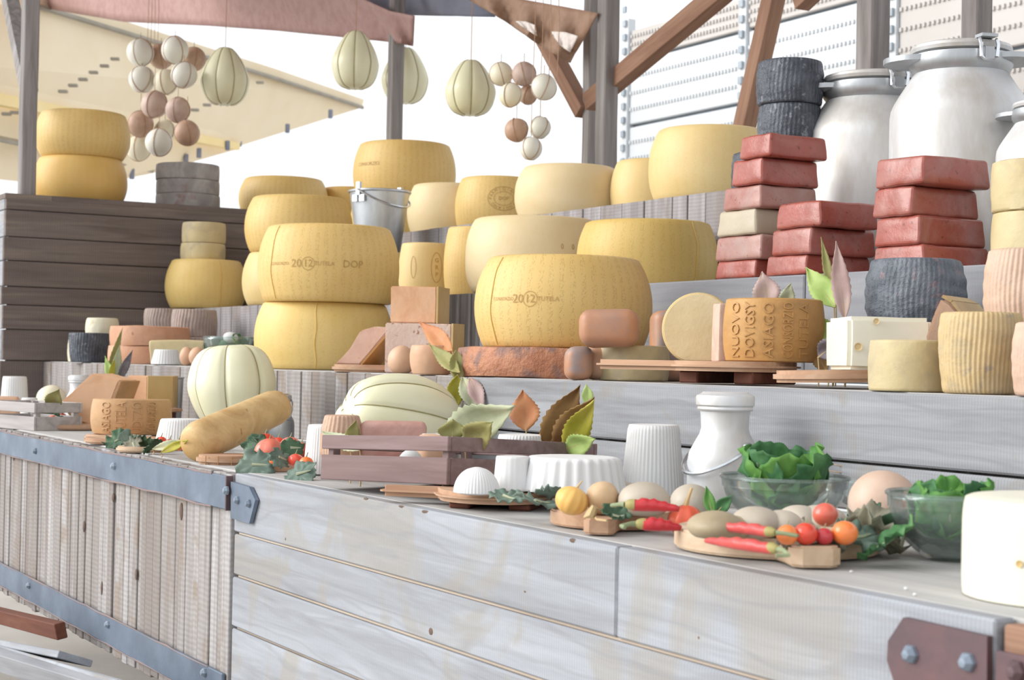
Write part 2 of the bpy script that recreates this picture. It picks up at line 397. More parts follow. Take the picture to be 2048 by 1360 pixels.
# canopy over the stand (above the picture)
roof = empty('ceiling', (-4.6, 2.6, EYE+3.0), kind='structure')
for i in range(6):
    x0 = -11.6+i*2.3
    plank('roof_panel', x0, x0+2.28, 1.5, 5.2, 3.0, 3.06, 'roof_cloth', roof)

# ---- back wall: metal shutters far behind the right half
YB = 8.6
wb = empty('wall_back', (-9, YB, 0), kind='structure')
xs = [spotY(p, YB, 2.0)[0] for p in (1252, 1487, 1787, 2180, 2700)]
_z = lambda a, b: onY(a, b, YB)[2]
zr = [-EYE, .5, _z(1242, 256)-.62, _z(1242, 256), _z(1318, 107), _z(1250, 62), _z(1250, 62)+.9]
for i in range(4):
    for j in range(5 if i < 2 else 6):
        z0, z1 = zr[j], zr[j+1]
        m_ = 'shutter_beige' if (i >= 2 or j in (4,)) else 'shutter_white'
        pl = plank('shutter_panel', xs[i]+.05, xs[i+1]-.05, YB, YB+.05, z0+.015, z1-.015, m_, wb, .008)
        if j >= 1 and i < 3:
            mb = MB(); w_ = xs[i+1]-xs[i]-.1
            for rr_ in (.25, .5, .75):      # rows of raised perforation ribs
                nn = 36
                for k in range(nn):
                    mb.box((-w_/2+w_*(k+.5)/nn, -.03, (z1-z0)*(rr_-.5)), (w_/nn*.45, .02, .03))
            o = link('rib_row', mb.me(False), m_, pl); o['kind'] = 'stuff'
plank('shutter_backing', xs[0]-.04, xs[4], YB+.06, YB+.08, -EYE, zr[5]-.02, 'shutter_joint', wb)
for x in xs[:4]:
    plank('shutter_rail', x-.045, x+.045, YB-.03, YB+.055, -EYE, zr[5]+.1, 'shutter_white', wb)
    mb = MB()
    for k in range(26): mb.box((x-(-9), -.045, .6+EYE+k*.13), (.05, .02, .06))
    o = link('rail_slot', mb.me(False), 'shutter_joint', wb); o['kind'] = 'stuff'

# ---- cream pavilion roof far behind on the left
pav = empty('pavilion', (-20, 8, 0), 'cream vaulted pavilion awning in the distance behind the left post', 'awning')
def slab(name, pts, th, mat, parent):
    P = [W(p) for p in pts]; n = (P[1]-P[0]).cross(P[2]-P[0]).normalized()*th
    q = [p-parent.location for p in P]
    k = len(q)
    v = q+[a+n for a in q]
    f = [tuple(range(k))[::-1], tuple(range(k, 2*k))]+[(i, (i+1) % k, k+(i+1) % k, k+i) for i in range(k)]
    return link(name, mesh(v, f, False), mat, parent)
slab('awning_sheet', [atD(-260, -70, 15), atD(60, 8, 16), atD(545, 155, 21), atD(725, 215, 24), atD(480, 292, 21), atD(-260, 140, 14)], .12, 'pavilion_cream', pav)
slab('awning_beam', [atD(-260, 132, 13.9), atD(480, 286, 20.9), atD(480, 300, 20.9), atD(-260, 160, 13.9)], .12, 'pavilion_beam', pav)
slab('lower_sheet', [atD(-260, 168, 14.2), atD(470, 300, 21.2), atD(300, 348, 20), atD(150, 376, 18), atD(-260, 330, 14.4)], .12, 'pavilion_cream', pav)
slab('lower_edge', [atD(-260, 225, 13.8), atD(310, 340, 19.6), atD(306, 346, 19.6), atD(-260, 232, 13.8)], .08, 'pavilion_dark', pav)
pq = [W(atD(60, 8, 15.9)), W(atD(545, 155, 20.9)), W(atD(725, 215, 23.9))]
link('edge_rope', MB().tube([p-pav.location for p in pq], .03).me(), 'pavilion_dark', pav)
for (a, b) in [(230, 118), (209, 132), (187, 145), (166, 159), (146, 171), (126, 183), (5, 43), (390, 220), (414, 210), (520, 165), (13, 228), (30, 225)]:
    p = atD(a, b, 16.0+max(0, (a-100))*.0085-.25)
    link('lamp_fitting', rbox_me((.09, .05, .03), .005), 'pavilion_dark', pav, W(p)-pav.location, (0, 0, ROT_R))
for (a, b, c) in [(661, 228, 22), (575, 257, 21.5), (479, 284, 21), (398, 306, 20), (455, 291, 20.5), (264, 348, 19), (372, 318, 20)]:
    o = link('marker_post', rbox_me((.05, .05, .12), .006), 'tarp_blue', pav, W(atD(a, b, c))-pav.location)

# ================================================================== COUNTER AND TIERS
# front counter
cnt = empty('plank_counter', (-2.2, Y0, EYE+ZC), 'whitewashed horizontal plank front of the long market counter', 'counter')
XG = spotY(471, Y0, ZC)[0]; XJ = spotY(1235, Y0, -.25*Y0)[0]; XE = spotY(1996, Y0, ZC)[0]
rows = [-.199, -.3005, -.3735, -.461, -.56, -.68]
cuts = [[XG, XJ, XE], [XG, XE+.02], [XG, XE-.5, XE+.02], [XG, XE+.02], [XG, XE+.02]]
for j in range(5):
    zt, zb = rows[j]*Y0, rows[j+1]*Y0
    for a, b in zip(cuts[j], cuts[j][1:]):
        plank('plank', a+.002, b-.002, Y0+random.uniform(-.003, .001), Y0+.03, zb+.004, zt-(0 if j == 0 else .002), 'white_wood_x', cnt, .003)
    if j < 3: plank('raw_batten', XG+.02, XE, Y0+.004, Y0+.03, zb-.0015, zb+.0038, 'raw_edge_wood', cnt, .001)
plank('end_block', XE+.003, XE+.06, Y0+.004, Y0+.029, -.68*Y0, ZC-.004, 'brace_wood', cnt)
plank('backing', XG+.01, XE, Y0+.03, Y0+.05, -.68*Y0, ZC-.03, 'weathered_wood_z', cnt)
# iron hinge plates on the counter
def plate(poly_px, Y, th, name, mat, parent):
    P = [onY(a, b, Y) for a, b in poly_px]
    v = [(p[0]-parent.location.x, Y-th-parent.location.y, p[2]+EYE-parent.location.z) for p in P]
    v += [(a, b+th, c) for a, b, c in v]
    k = len(P)
    f = [tuple(range(k)), tuple(range(k, 2*k))[::-1]]+[(i, (i+1) % k, k+(i+1) % k, k+i) for i in range(k)]
    return link(name, mesh(v, f, False), mat, parent)
def bolt(px, py, Y, parent, s=.011, mat='bolt_iron', off=None):
    p = onY(px, py, Y); mb = MB()
    mb.lathe([(s, 0), (s*.95, s*.4), (s*.5, s*.95), (0, s*1.0)], 6)
    base = parent.location if parent.parent is None else parent.parent.location+parent.location
    return link('bolt', mb.me(False), mat, parent, W(p)-base, (PI/2, 0, 0))
hp = plate([(469, 963), (506, 974), (518, 1000), (506, 1047), (469, 1036)], Y0-.004, .009, 'hinge_plate', 'iron_blue', cnt)
for q in ((476, 1000), (499, 1007)): bolt(*q, Y0-.013, hp, .010)
hp = plate([(1817, 1234), (1786, 1281), (1784, 1320), (1806, 1385), (1984, 1430), (1985, 1272)], Y0-.004, .008, 'hinge_plate', 'iron_rust', cnt)
for q in ((1823, 1308), (1937, 1324), (1880, 1400)): bolt(*q, Y0-.012, hp, .011)

def knot(px, py, rx, ry, parent, Y=Y0):
    p = onY(px, py, Y); k = mpp(p); mb = MB().lathe([(math.sin(PI*i/8) if 0 < i < 8 else 0, -math.cos(PI*i/8)) for i in range(9)], 16)
    mb.v = [(x*rx*k*1.9, z*.0022, y*ry*k) for x, y, z in mb.v]; mb.jig(.001, 60, px)
    link('knot', mb.me(), 'knot_wood', parent, W(p)-parent.location)
for q in ((1147, 1082, 8, 5), (732, 998, 5, 3), (804, 1014, 9, 3), (851, 1024, 10, 4), (573, 1078, 4, 7), (862, 1263, 5, 8), (1905, 1260, 4, 6), (1052, 1183, 4, 4), (1710, 1250, 10, 16), (1400, 1275, 4, 8)): knot(*q, cnt)
# counter top
ct = empty('worktop', (-3, 1.7, EYE+ZC), 'grey plank worktop along the front of the market counter', 'worktop')
ys = [Y0+.031, Y0+.3, Y0+.53, Y1]
for a, b in zip(ys, ys[1:]):
    plank('plank', XW+.002, XR, a+.0006, b-.0006, ZC-.028, ZC, 'top_wood', ct, .002)

# gate of narrow vertical planks on the left
def gate(name, xl, xr, label, straps, zb, sb):
    g = empty(name, ((xl+xr)/2, Y0, EYE+zb), label, 'gate')
    x = xr-.006
    while x > xl:
        w = random.choice((.028, .034, .04, .05, .06, .065, .075, .045))
        plank('plank', max(x-w, xl)+.001, x-.001, Y0-.004+random.uniform(-.003, .004), Y0+.024, zb+random.uniform(-.004, .004), ZC-.001+random.uniform(-.003, .0), 'white_wood_z', g, .002)
        x -= w
    plank('ledge', xl, xr-.006, Y0+.025, Y0+.05, zb+.05, ZC-.03, 'weathered_wood_z', g)
    return g
XGL = -7.9
g1 = gate('plank_gate', XGL, XG, 'gate of narrow whitewashed vertical planks with blue-grey iron straps', None, -.6205*Y0, None)
zz = lambda px, py: onY(px, py, Y0)[2]
for pts, bl in (([(0, 859), (0, 903), (464, 953), (464, 1020)], ((72, 902), (229, 932), (455, 981))), ([(0, 1121), (0, 1163), (451, 1341), (344, 1354)], ((59, 1171), (217, 1249), (410, 1345)))):
    zt = (zz(*pts[0])+zz(*pts[2]))/2; zb_ = (zz(*pts[1])+zz(*pts[3]))/2
    st = plank('iron_strap', XGL, XG-.012, Y0-.018, Y0-.009, zb_, zt, 'iron_blue', g1, .002)
    for q in bl: bolt(*q, Y0-.018, st, .011)
    cc = st.location+g1.location
    mb = MB()
    for sgn in (zb_, zt):        # rusted burr along the strap edges
        mb.tube([Vector((XGL+k*.1, Y0-.018, sgn+EYE+random.uniform(-.002, .002)))-cc for k in range(44)], [random.uniform(.0005, .003) for k in range(44)], 4)
    link('rust_burr', mb.me(), 'rust_edge', st)
plank('hinge_pin', XG-.011, XG-.004, Y0-.02, Y0-.004, (zz(464, 1020)), zz(464, 951), 'iron_rust', g1, .001)
for q in ((168, 1053, 3, 12), (362, 1023, 4, 18), (272, 1149, 3, 11), (27, 916, 2, 6), (203, 1176, 2, 14), (226, 995, 4, 9)): knot(*q, g1, Y0-.006)
# second gate beyond the hinge on the right
g2 = gate('plank_gate', XE+.065, XR, 'gate of vertical planks beyond the rusty hinge at the right edge', None, -.6205*Y0, None)
st = plank('iron_strap', XE+.012, XR, Y0-.018, Y0-.009, -.245*Y0-.06, -.245*Y0+.032, 'iron_rust', g2)
bolt(2035, 1342, Y0-.018, st, .012, 'iron_rust')

# planks leaning and lying at the foot of the gate
def bar(name, p, q, w, t, mat, parent=None, up=(0, 0, 1), label=None, cat=None, bev=.002):
    """straight board from p to q (world vectors); w along 'up', t across"""
    p, q = Vector(p), Vector(q); d = q-p; L = d.length; x = d.normalized(); u = Vector(up); y = u.cross(x)
    if y.length < .05: y = Vector((0, 1, 0)).cross(x)
    y.normalize(); z = x.cross(y)
    m = Matrix((x, y, z)).transposed()
    o = link(name, rbox_me((L, t, w), bev), mat, None)
    o.rotation_euler = m.to_euler(); o.location = (p+q)/2
    if parent: o.parent = parent; o.location = (p+q)/2-parent.location
    return setp(o, label, cat)
YL = Y0-.12
bar('red_board', W(onY(-320, 1150, YL)), W(onY(122, 1262, YL)), .045, .03, 'red_plank', None, (0, -.2, 1), 'reddish brown board end jutting out below the plank gate', 'board')
bar('grey_beam', W(onY(-200, 1255, YL-.02)), W(onY(330, 1420, YL-.02)), .06, .05, 'grey_wood_x', None, (0, -.3, 1), 'grey weathered beam lying lowest at the bottom left corner', 'beam')
tr = empty('plank_ramp', W(onY(150, 1330, YL)), 'pale grey sloping planks below the gate at bottom left', 'ramp')
for i, (a, b, c, d) in enumerate([(-250, 1240, 150, 1318), (-120, 1262, 270, 1378), (-300, 1330, 350, 1470)]):
    bar('plank', W(onY(a, b, YL+.06-.02*i)), W(onY(c, d, YL+.04-.02*i)), .1, .02, 'white_wood_x', tr, (0, -1.4, .5))

# tiers
def tier(name, label, Y, zl, zh, Yb, xl, xr, segs):
    t = empty(name, ((xl+xr)/2, Y, EYE+zl), label, 'display step')
    for kind, a, b, mat in segs:
        if kind == 'v':
            x = a
            while x < b:
                w = random.uniform(.07, .14); plank('plank', x+.0015, min(x+w, b)-.0015, Y+random.uniform(-.003, .003), Y+.024, zl+.002, zh-.002+random.uniform(-.002, .0), mat, t, .002); x += w
        else:
            for z0, z1 in kind:
                plank('plank', a+.002, b-.002, Y+random.uniform(-.003, .002), Y+.026, z0+.003, z1-.002, mat, t, .004)
    nb = max(2, int((Yb-Y)/.2)); yy = [Y+.0+(Yb-Y)*i/nb for i in range(nb+1)]
    for a, b in zip(yy, yy[1:]): plank('shelf_board', xl+.002, xr, max(a, Y+.027)+.001, b-.001, zh-.03, zh-.001, 'top_wood', t, .002)
    plank('back_batten', xl, xr, Y+.0265, Y+.045, zl+.003, zh-.031, 'weathered_wood_z', t)
    return t
XA = spotY(935, Y1, Z1)[0]
zs1 = -.084*Y1
tier('display_step', 'lowest whitewashed display step behind the worktop', Y1, ZC, Z1, Y2-.002, XW+.002, XR,
     [('v', XW+.003, XA, 'white_wood_z'), ([(zs1, Z1), (ZC, zs1)], XA, spotY(1760, Y1, Z1)[0]+.8, 'step_wood_x'), ([(zs1, Z1), (ZC, zs1)], spotY(1760, Y1, Z1)[0]+.8, XR, 'step_wood_x')])
XB = spotY(960, Y2, Z2)[0]; XB2 = spotY(1180, Y2, Z2)[0]
tier('display_step', 'middle display step of grey ridged boards carrying the red cheeses', Y2, Z1, Z2, Y3-.002, XW+.002, XR,
     [('v', XW+.003, spotY(860, Y2, Z2)[0], 'grey_wood_z'), ('v', spotY(860, Y2, Z2)[0], XB, 'weathered_wood_z'), ([(Z1, Z2)], XB, spotY(1610, Y2, Z2)[0], 'grey_wood_x'), ([(Z1, Z2)], spotY(1610, Y2, Z2)[0], XR, 'grey_wood_x')])
X4 = spotY(1475, Y3, Z3)[0]
tier('display_step', 'upper display step of grey-brown vertical planks under the back wheels', Y3, Z2, Z3, 4.0, XW+.002, X4,
     [('v', XW+.003, X4, 'grey_wood_z')])
# deep shelf at the back right carrying the milk cans
bs = empty('back_shelf', (-1.5, 3.6, EYE+Z2), 'grey shelf deck beneath the tall milk cans', 'shelf')
for i in range(4): plank('shelf_board', X4+.003, XR, Y3+.001+i*.2, Y3+.199+i*.2, Z2-.03, Z2-.001, 'top_wood', bs)

# dark panelled end box on the left
ep = empty('dark_plank_box', (XW, 2.7, EYE+ZC), 'dark brown horizontal plank box closing the left end of the stand', 'box')
YWL = 1.845
zw = [.776, .695, .563, .447, .321, .231, .112, -.04, ZC+.001]
for a, b in zip(zw, zw[1:]):
    plank('plank', XW-.03, XW+random.uniform(-.004, .0), YWL+random.uniform(-.006, .006), 3.7, b+.0025, a-.0015, 'dark_wood', ep, .003)
    plank('side_plank', XW-1.6, XW-.032, YWL+.003, YWL+.03, b+.0025, a-.0015, 'white_wood_x', ep, .003)
plank('backing', XW-.06, XW-.031, YWL+.03, 3.68, ZC+.01, .747, 'dark_wood', ep)
for i in range(8): plank('lid_board', XW-1.6, XW-.002, YWL+i*.23, YWL+i*.23+.228, .748, .775, 'dark_wood', ep, .002)

# ================================================================== POSTS, BRACES, TARPAULINS
def post(px0, px1, Y, zb, label, zt=2.99, mat='post_wood', X=None, lean=0):
    P = spotX((px0+px1)/2, X, 1.5) if X is not None else spotY((px0+px1)/2, Y, 1.5)
    w = (px1-px0)*mpp(P)*.75
    mb = MB(); n = 14; vsx = []
    for k in range(n+1):
        z = zb+(zt-zb)*k/n; jx = noise.noise(Vector((P[0]*5, z*2.2, 1)))*.006; jy = noise.noise(Vector((P[0]*5, z*2.2, 9)))*.006
        for (a, b) in ((-1, -.86), (-.86, -1), (.86, -1), (1, -.86), (1, .86), (.86, 1), (-.86, 1), (-1, .86)):
            vsx.append((a*w/2+jx, b*w/2+jy, z-zb))
    f = [(k*8+i, k*8+(i+1) % 8, k*8+8+(i+1) % 8, k*8+8+i) for k in range(n) for i in range(8)]+[tuple(range(8))[::-1], tuple(n*8+i for i in range(8))]
    o = link('timber_post', mesh(vsx, f, True, 30), mat, None, W((P[0], P[1], zb)))
    return setp(o, label, 'post')
YP = 4.12
post(40, 80, None, Z4, 'grey timber post standing on the dark box at the left', X=XW-.07)
post(774, 808, YP, Z3, 'grey timber post rising behind the tallest back wheel')
post(1166, 1200, YP+.12, Z3, 'darker rear timber post of the pair behind the pale wheels')
post(1195, 1240, YP-.06, Z3, 'front grey timber post of the pair behind the pale wheels')
post(1716, 1782, YP, Z2, 'rough timber post behind the left milk can')
post(1926, 1986, YP, Z2, 'rough timber post behind the right milk can')
def brace(a, b, Y, wpx, label, Yb=None, mat='brace_wood'):
    p, q = onY(*a, Y), onY(*b, Yb or Y); w = wpx*mpp(p)
    bar('timber_brace', W(p), W(q), w, .06, mat, None, tuple(cf), label, 'brace').rotation_euler
def brace2(a, b, Y, wpx, label, mat='brace_wood'):
    p, q = W(onY(*a, Y)), W(onY(*b, Y)); w = wpx*mpp(onY(*a, Y))
    bar('timber_brace', p, q, w, .07, mat, None, tuple(Vector((q-p)).cross(Vector((0, 1, 0))).normalized()), label, 'brace')
brace2((1180, 205), (1480, -45), YP-.02, 36, 'brown diagonal brace rising right from the paired posts')
brace2((1168, 225), (1085, 70), YP+.1, 30, 'brown diagonal brace rising left under the tan cloth flap')
brace2((1484, 275), (1560, -60), YP+.05, 34, 'tan slanting brace behind the stack of black cheeses')
brace2((60, 190), (8, -60), 3.05*.0+onX(60, 190, XW-.25)[1]+.0, 30, 'grey slanting brace beside the left post', 'post_wood')
brace2((1600, 8), (1640, -30), YP+.05, 30, 'short tan timber end at the top of the picture')

def cloth(name, low, high, Y, mat, label, nsub=6, wave=.03, cat='tarpaulin', parent=None, Yh=None, th=.006):
    n = (len(low)-1)*nsub+1
    def samp(L):
        o = []
        for i in range(n):
            k = min(i//nsub, len(L)-2); t = i/nsub-k; o.append((L[k][0]*(1-t)+L[k+1][0]*t, L[k][1]*(1-t)+L[k+1][1]*t))
        return o
    lo, hi = samp(low), samp(high); R_ = 8; v = []
    for j in range(R_+1):
        t = j/R_
        for i in range(n):
            px = lo[i][0]*(1-t)+hi[i][0]*t; py = lo[i][1]*(1-t)+hi[i][1]*t
            Yy = Y*(1-t)+(Yh or Y)*t+wave*math.sin(i*1.1+j*.5)*(.3+.7*(1-t))
            v.append(W(onY(px, py, Yy)))
    f = [(j*n+i, j*n+i+1, (j+1)*n+i+1, (j+1)*n+i) for j in range(R_) for i in range(n-1)]
    c = sum(v, Vector())/len(v)
    if parent: c = parent.location
    me = mesh([p-c for p in v], f, True, 80)
    o = link(name, me, mat, parent, c if not parent else (0, 0, 0))
    md = o.modifiers.new('thick', 'SOLIDIFY'); md.thickness = th; md.offset = 0
    if label: setp(o, label, cat)
    return o
cloth('hanging_tarpaulin', [(40, 8), (250, 44), (420, 52), (560, 62), (700, 76), (780, 84), (826, 92)], [(40, -110), (250, -90), (420, -70), (560, -40), (700, -14), (780, 22), (829, 32)], 4.1, 'tarp_brown', 'mauve-brown tarpaulin edge hanging across the top left', Yh=4.0)
cloth('blue_tarpaulin', [(480, 2), (640, 16), (800, 30), (990, 34)], [(480, -60), (640, -50), (800, -40), (990, -20)], 4.3, 'tarp_blue', 'blue-grey tarpaulin strip above the centre post', Yh=4.25)
tf = cloth('cloth_flap', [(925, -8), (1010, 42), (1075, 88), (1140, 126)], [(960, -40), (1040, -2), (1120, 12), (1196, 26)], 4.02, 'tarp_tan', 'tan cloth flap with pale translucent patches beside the paired posts', Yh=4.02, wave=.05)
cloth('pale_patch', [(1105, 70), (1122, 92), (1140, 105)], [(1104, 63), (1130, 64), (1156, 72)], 3.95, 'tarp_patch', None, parent=tf, wave=.01, th=.004)  # light through translucent cloth, put in as pale opaque patches
cloth('pale_patch', [(1034, 46), (1052, 58), (1074, 72)], [(1032, 42), (1052, 43), (1070, 50)], 3.95, 'tarp_patch', None, parent=tf, wave=.01, th=.004)

# ================================================================== CHEESE BUILDERS
def barrel(R, H, top=.86, bot=.9, n=14, mid=.46, p=2.1, edge=.04):
    def r(t):
        k = (1-top)*((t-mid)/(1-mid))**p if t > mid else (1-bot)*((mid-t)/mid)**p
        return R*(1-k)
    pr = [(0, 0), (r(0)*.6, 0), (r(0)-edge*R*.6, 0)]
    for i in range(n+1):
        t = .02+.96*i/n; pr.append((r(t), t*H))
    pr += [(r(1)-edge*R*.7, H), (r(1)*.6, H+.004*R), (0, H+.004*R)]
    return pr, r
def text_me(s, size, font_depth=.0):
    cu_ = bpy.data.curves.new('t', 'FONT'); cu_.body = s; cu_.size = size; cu_.align_x = 'CENTER'; cu_.align_y = 'CENTER'; cu_.resolution_u = 2
    o = bpy.data.objects.new('t', cu_); COL.objects.link(o)
    dg = bpy.context.evaluated_depsgraph_get(); me = bpy.data.meshes.new_from_object(o.evaluated_get(dg))
    bpy.data.objects.remove(o)
    v = [(p.co.x, p.co.y) for p in me.vertices]; f = [tuple(q.vertices) for q in me.polygons]
    bpy.data.meshes.remove(me); return v, f
def wrap(parent, items, rfun, H, th0, z0, mat, name, lift=.0012, thick=.0):
    """2-D lettering (u right, v up, metres) laid round a wheel side"""
    mb = MB()
    for v, f in items:
        P = []
        for u, w in v:
            z = z0+w; t = min(max(z/H, 0), 1); r = rfun(t)+lift; th = th0+u/max(r, 1e-3)
            P.append((r*math.cos(th), r*math.sin(th), z))
        mb.add(P, f)
    me = bpy.data.meshes.new('m'); me.from_pydata([tuple(p) for p in mb.v], [], mb.f)
    o = link(name, me, mat, parent)
    if thick:
        md = o.modifiers.new('emboss', 'SOLIDIFY'); md.thickness = thick; md.offset = 1
    return o
def tr2(v, dx=0, dy=0, rot=0, sx=1, sy=1):
    c, s = math.cos(rot), math.sin(rot)
    return [(dx+c*a*sx-s*b*sy, dy+s*a*sx+c*b*sy) for a, b in v]
def ring2(cx, cy, a, b, w, n=40):
    v = []; f = []
    for k in range(n):
        q = 2*PI*k/n; v += [(cx+a*math.cos(q), cy+b*math.sin(q)), (cx+(a-w)*math.cos(q), cy+(b-w)*math.sin(q))]
    for k in range(n):
        j = (k+1) % n; f.append((2*k, 2*j, 2*j+1, 2*k+1))
    return v, f
def fgr(a, n): return [random.random() for _ in range(n)]

WH = {}
def wheel(key, x0, x1, yt, yb, Y, z, label, mat='rind_gold', top=.86, bot=.9, X=None, group=None, seam=None, H=None, mid=.46, p=2.1, name='hard_cheese', cat='cheese', lump=.0, seg=72, edge=.04):
    px = (x0+x1)/2
    P = spotX(px, X, z) if X is not None else spotY(px, Y, z)
    k = mpp(P); R = (x1-x0)*k/2; H = H or (yb-yt)*k*(1-.85*R/float(P@cf))
    pr, rf = barrel(R, H, top, bot, mid=mid, p=p, edge=edge)
    mb = MB().lathe(pr, seg)
    if lump: mb.jig(lump*R, 3.2/R*.5, hash(key) % 17 if False else len(WH))
    o = link(name, mb.me(True, 50), mat, None, W(P))
    setp(o, label, cat, group)
    if seam is not None:      # a joint mark left by the mould
        th = facing(P)+math.asin(max(-.99, min(.99, (seam-px)*k/R)))
        pts = []
        for i in range(15):
            t = .03+.94*i/14; r = rf(t)+.0003; a = th+.01*math.sin(i*.9); pts.append((r*math.cos(a), r*math.sin(a), t*H))
        link('mould_seam', MB().tube(pts, .0022, 5).me(), 'seam', o)
    WH[key] = (o, P, R, H, rf, z+H, k)
    return z+H
def stamp(key, px, py, items, mat='ink', name='stamped_lettering', thick=0, lift=.0012):
    o, P, R, H, rf, zt, k = WH[key]
    c = (W(P)-Vector((0, 0, EYE)))
    base = 1024+FPX*float(np.array(P)@cr)/float(np.array(P)@cf)
    th = facing(P)+math.asin(max(-.99, min(.99, (px-base)*k/R)))
    D = P@cf-R*.95; z = float((ray(px, py)*D)[2]-P[2])
    return wrap(o, [(tr2(v), f) for v, f in items], rf, H, th, z, mat, name, lift, thick)

# ---- tier 2 (lowest step) big wheels
# orange slab and wheel nearest to the viewer
zt = wheel('slab', 915, 1325, 691, 752, 2.33, Z1, 'rough orange-brown flat cheese under the nearest big golden wheel', 'rind_orange_rough', .985, .97, lump=.02, edge=.03)
wheel('near', 947, 1303, 506, 695, 2.33, zt, 'large golden cheese wheel stamped 12, nearest of the big wheels', 'rind_gold', .83, .89, seam=985)
s = .001
k = WH['near'][6]
its = []
for txt, dx, sz in (('CONSORZIO', -52, 9), ('20', -16, 24), ('12', 10, 22), ('TUTELA', 46, 12)):
    v, f = text_me(txt, sz*k); its.append((tr2(v, dx*k, 0), f))
its.append(ring2(10*k, 0, 15*k, 15*k, 1.2*k))
stamp('near', 1052, 597, its)
zt = wheel('st0', 508, 785, 605, 742, 2.32, Z1, 'golden wheel with a vertical mould seam, under the wheel stamped 2012 DOP', 'rind_gold_plain', .87, .9, seam=630)
wheel('st1', 515, 797, 455, 612, 2.32, zt, 'golden wheel stamped 2012 and DOP, upper of the front left stack', 'rind_gold', .85, .9, seam=545)
k = WH['st1'][6]; its = []
for txt, dx, sz in (('CONSORZIO', -70, 8), ('20', -30, 22), ('12', -6, 20), ('TUTELA', 26, 11), ('DOP', 82, 20)):
    v, f = text_me(txt, sz*k); its.append((tr2(v, dx*k, 0), f))
its.append(ring2(-6*k, 0, 13*k, 13*k, 1.1*k)); stamp('st1', 622, 527, its)

# ---- tier 3 wheels
zt = wheel('w5', 484, 700, 505, 614, 2.94, Z2, 'pale wheel mostly hidden at the left of the front stack', 'rind_pale', .86, .88)
wheel('w4', 489, 704, 393, 507, 2.94, zt, 'golden dotted wheel stacked behind the wheel stamped DOP', 'rind_gold', .84, .88)
zt = wheel('w22', 690, 822, 497, 600, 3.0, Z2, 'pale yellow wheel supporting the zinc bucket', 'rind_pale', .9, .9)
wheel('w14', 796, 905, 477, 588, 2.86, Z2, 'pale yellow wheel with an oval mark, left of the bottom shelf gap', 'rind_pale', .88, .88, lump=.0)
k = WH['w14'][6]; its = [ring2(0, 0, 12*k, 30*k, 1.1*k), ring2(-48*k, 0, 6*k, 22*k, 1.0*k)]
for i, txt in enumerate(('G', 'R', 'P')):
    v, f = text_me(txt, 12*k); its.append((tr2(v, 0, (14-14*i)*k), f))
stamp('w14', 872, 535, its)
wheel('w15', 886, 1010, 445, 586, 2.92, Z2, 'golden dotted wheel squeezed between two paler wheels in the middle', 'rind_gold', .86, .9)
wheel('w16', 929, 1205, 428, 583, 2.93, Z2, 'smooth pale golden wheel directly behind the nearest big wheel', 'rind_cream', .86, .88, p=2.6)
k = WH['w16'][6]; 
for dx in (-16, 8):
    v, f = text_me('0', 15*k); stamp('w16', 1135, 493, [(tr2(v, dx*k, 0, 0, .8, 1), f)])
wheel('w17', 1152, 1434, 430, 568, 2.96, Z2, 'olive-golden wheel with a seam next to the red wax stack', 'rind_olive', .87, .92, seam=1390)
zt = wheel('w18', 330, 492, 517, 616, None, Z2, 'small golden wheel by the dark box carrying two little cheeses', 'rind_gold_plain', .82, .84, seam=440, X=XW+.2)
zt = wheel('s18a', 361, 450, 485, 519, None, zt, 'lower of two little tan cheeses on a golden wheel', 'mould_yellow', .95, .95, p=4, edge=.1, X=XW+.2)
wheel('s18b', 364, 451, 447, 489, None, zt, 'upper of two little tan cheeses on a golden wheel', 'mould_yellow', .95, .96, p=4, edge=.1, X=XW+.2)

# ---- tier 4 wheels
wheel('w9', 813, 985, 359, 464, 3.5, Z3, 'smooth cream wheel right of the zinc bucket', 'rind_cream', .84, .86)
wheel('w10', 909, 1078, 335, 446, 3.55, Z3, 'golden wheel with an oval round stamp on the upper step', 'rind_gold', .85, .89)
k = WH['w10'][6]; its = [ring2(0, 0, 32*k, 24*k, 1.0*k), ring2(0, 0, 20*k, 14*k, .8*k)]
for i, ch in enumerate('PARMIGIANO REGGIANO '):
    q = PI*1.0-2*PI*i/20
    if ch == ' ': continue
    v, f = text_me(ch, 8.5*k); its.append((tr2(v, 26*k*math.cos(q), 19*k*math.sin(q), q-PI/2), f))
v, f = text_me('DOP', 10*k); its.append((tr2(v), f))
stamp('w10', 1006, 397, its)
wheel('w11', 1028, 1245, 316, 428, 3.48, Z3, 'smooth pale wheel in front of the paired timber posts', 'rind_cream', .82, .86, p=2.4)
wheel('w12', 1219, 1395, 293, 412, 3.68, Z3, 'pale golden wheel half hidden behind the highest right wheel', 'rind_pale', .84, .86)
wheel('w13', 1296, 1545, 258, 408, 3.45, Z3, 'smooth golden wheel beside the black cheeses on the upper step', 'rind_pale', .84, .88, p=2.4)
zt = wheel('w8b', 700, 868, 378, 470, 3.5, Z3, 'golden wheel behind the zinc bucket', 'rind_gold_plain', .9, .9)
wheel('w8', 705, 911, 270, 382, 3.55, zt, 'large golden dotted wheel crowning the stack before the centre post', 'rind_gold', .86, .9)
k = WH['w8'][6]; v, f = text_me('CONSORZIO', 10*k); stamp('w8', 735, 325, [(v, f)])
zt = wheel('w7', 640, 760, 343, 410, None, Z4, 'golden wheel half seen between two stacks at the back', 'rind_amber', .88, .9, X=XW-.35)

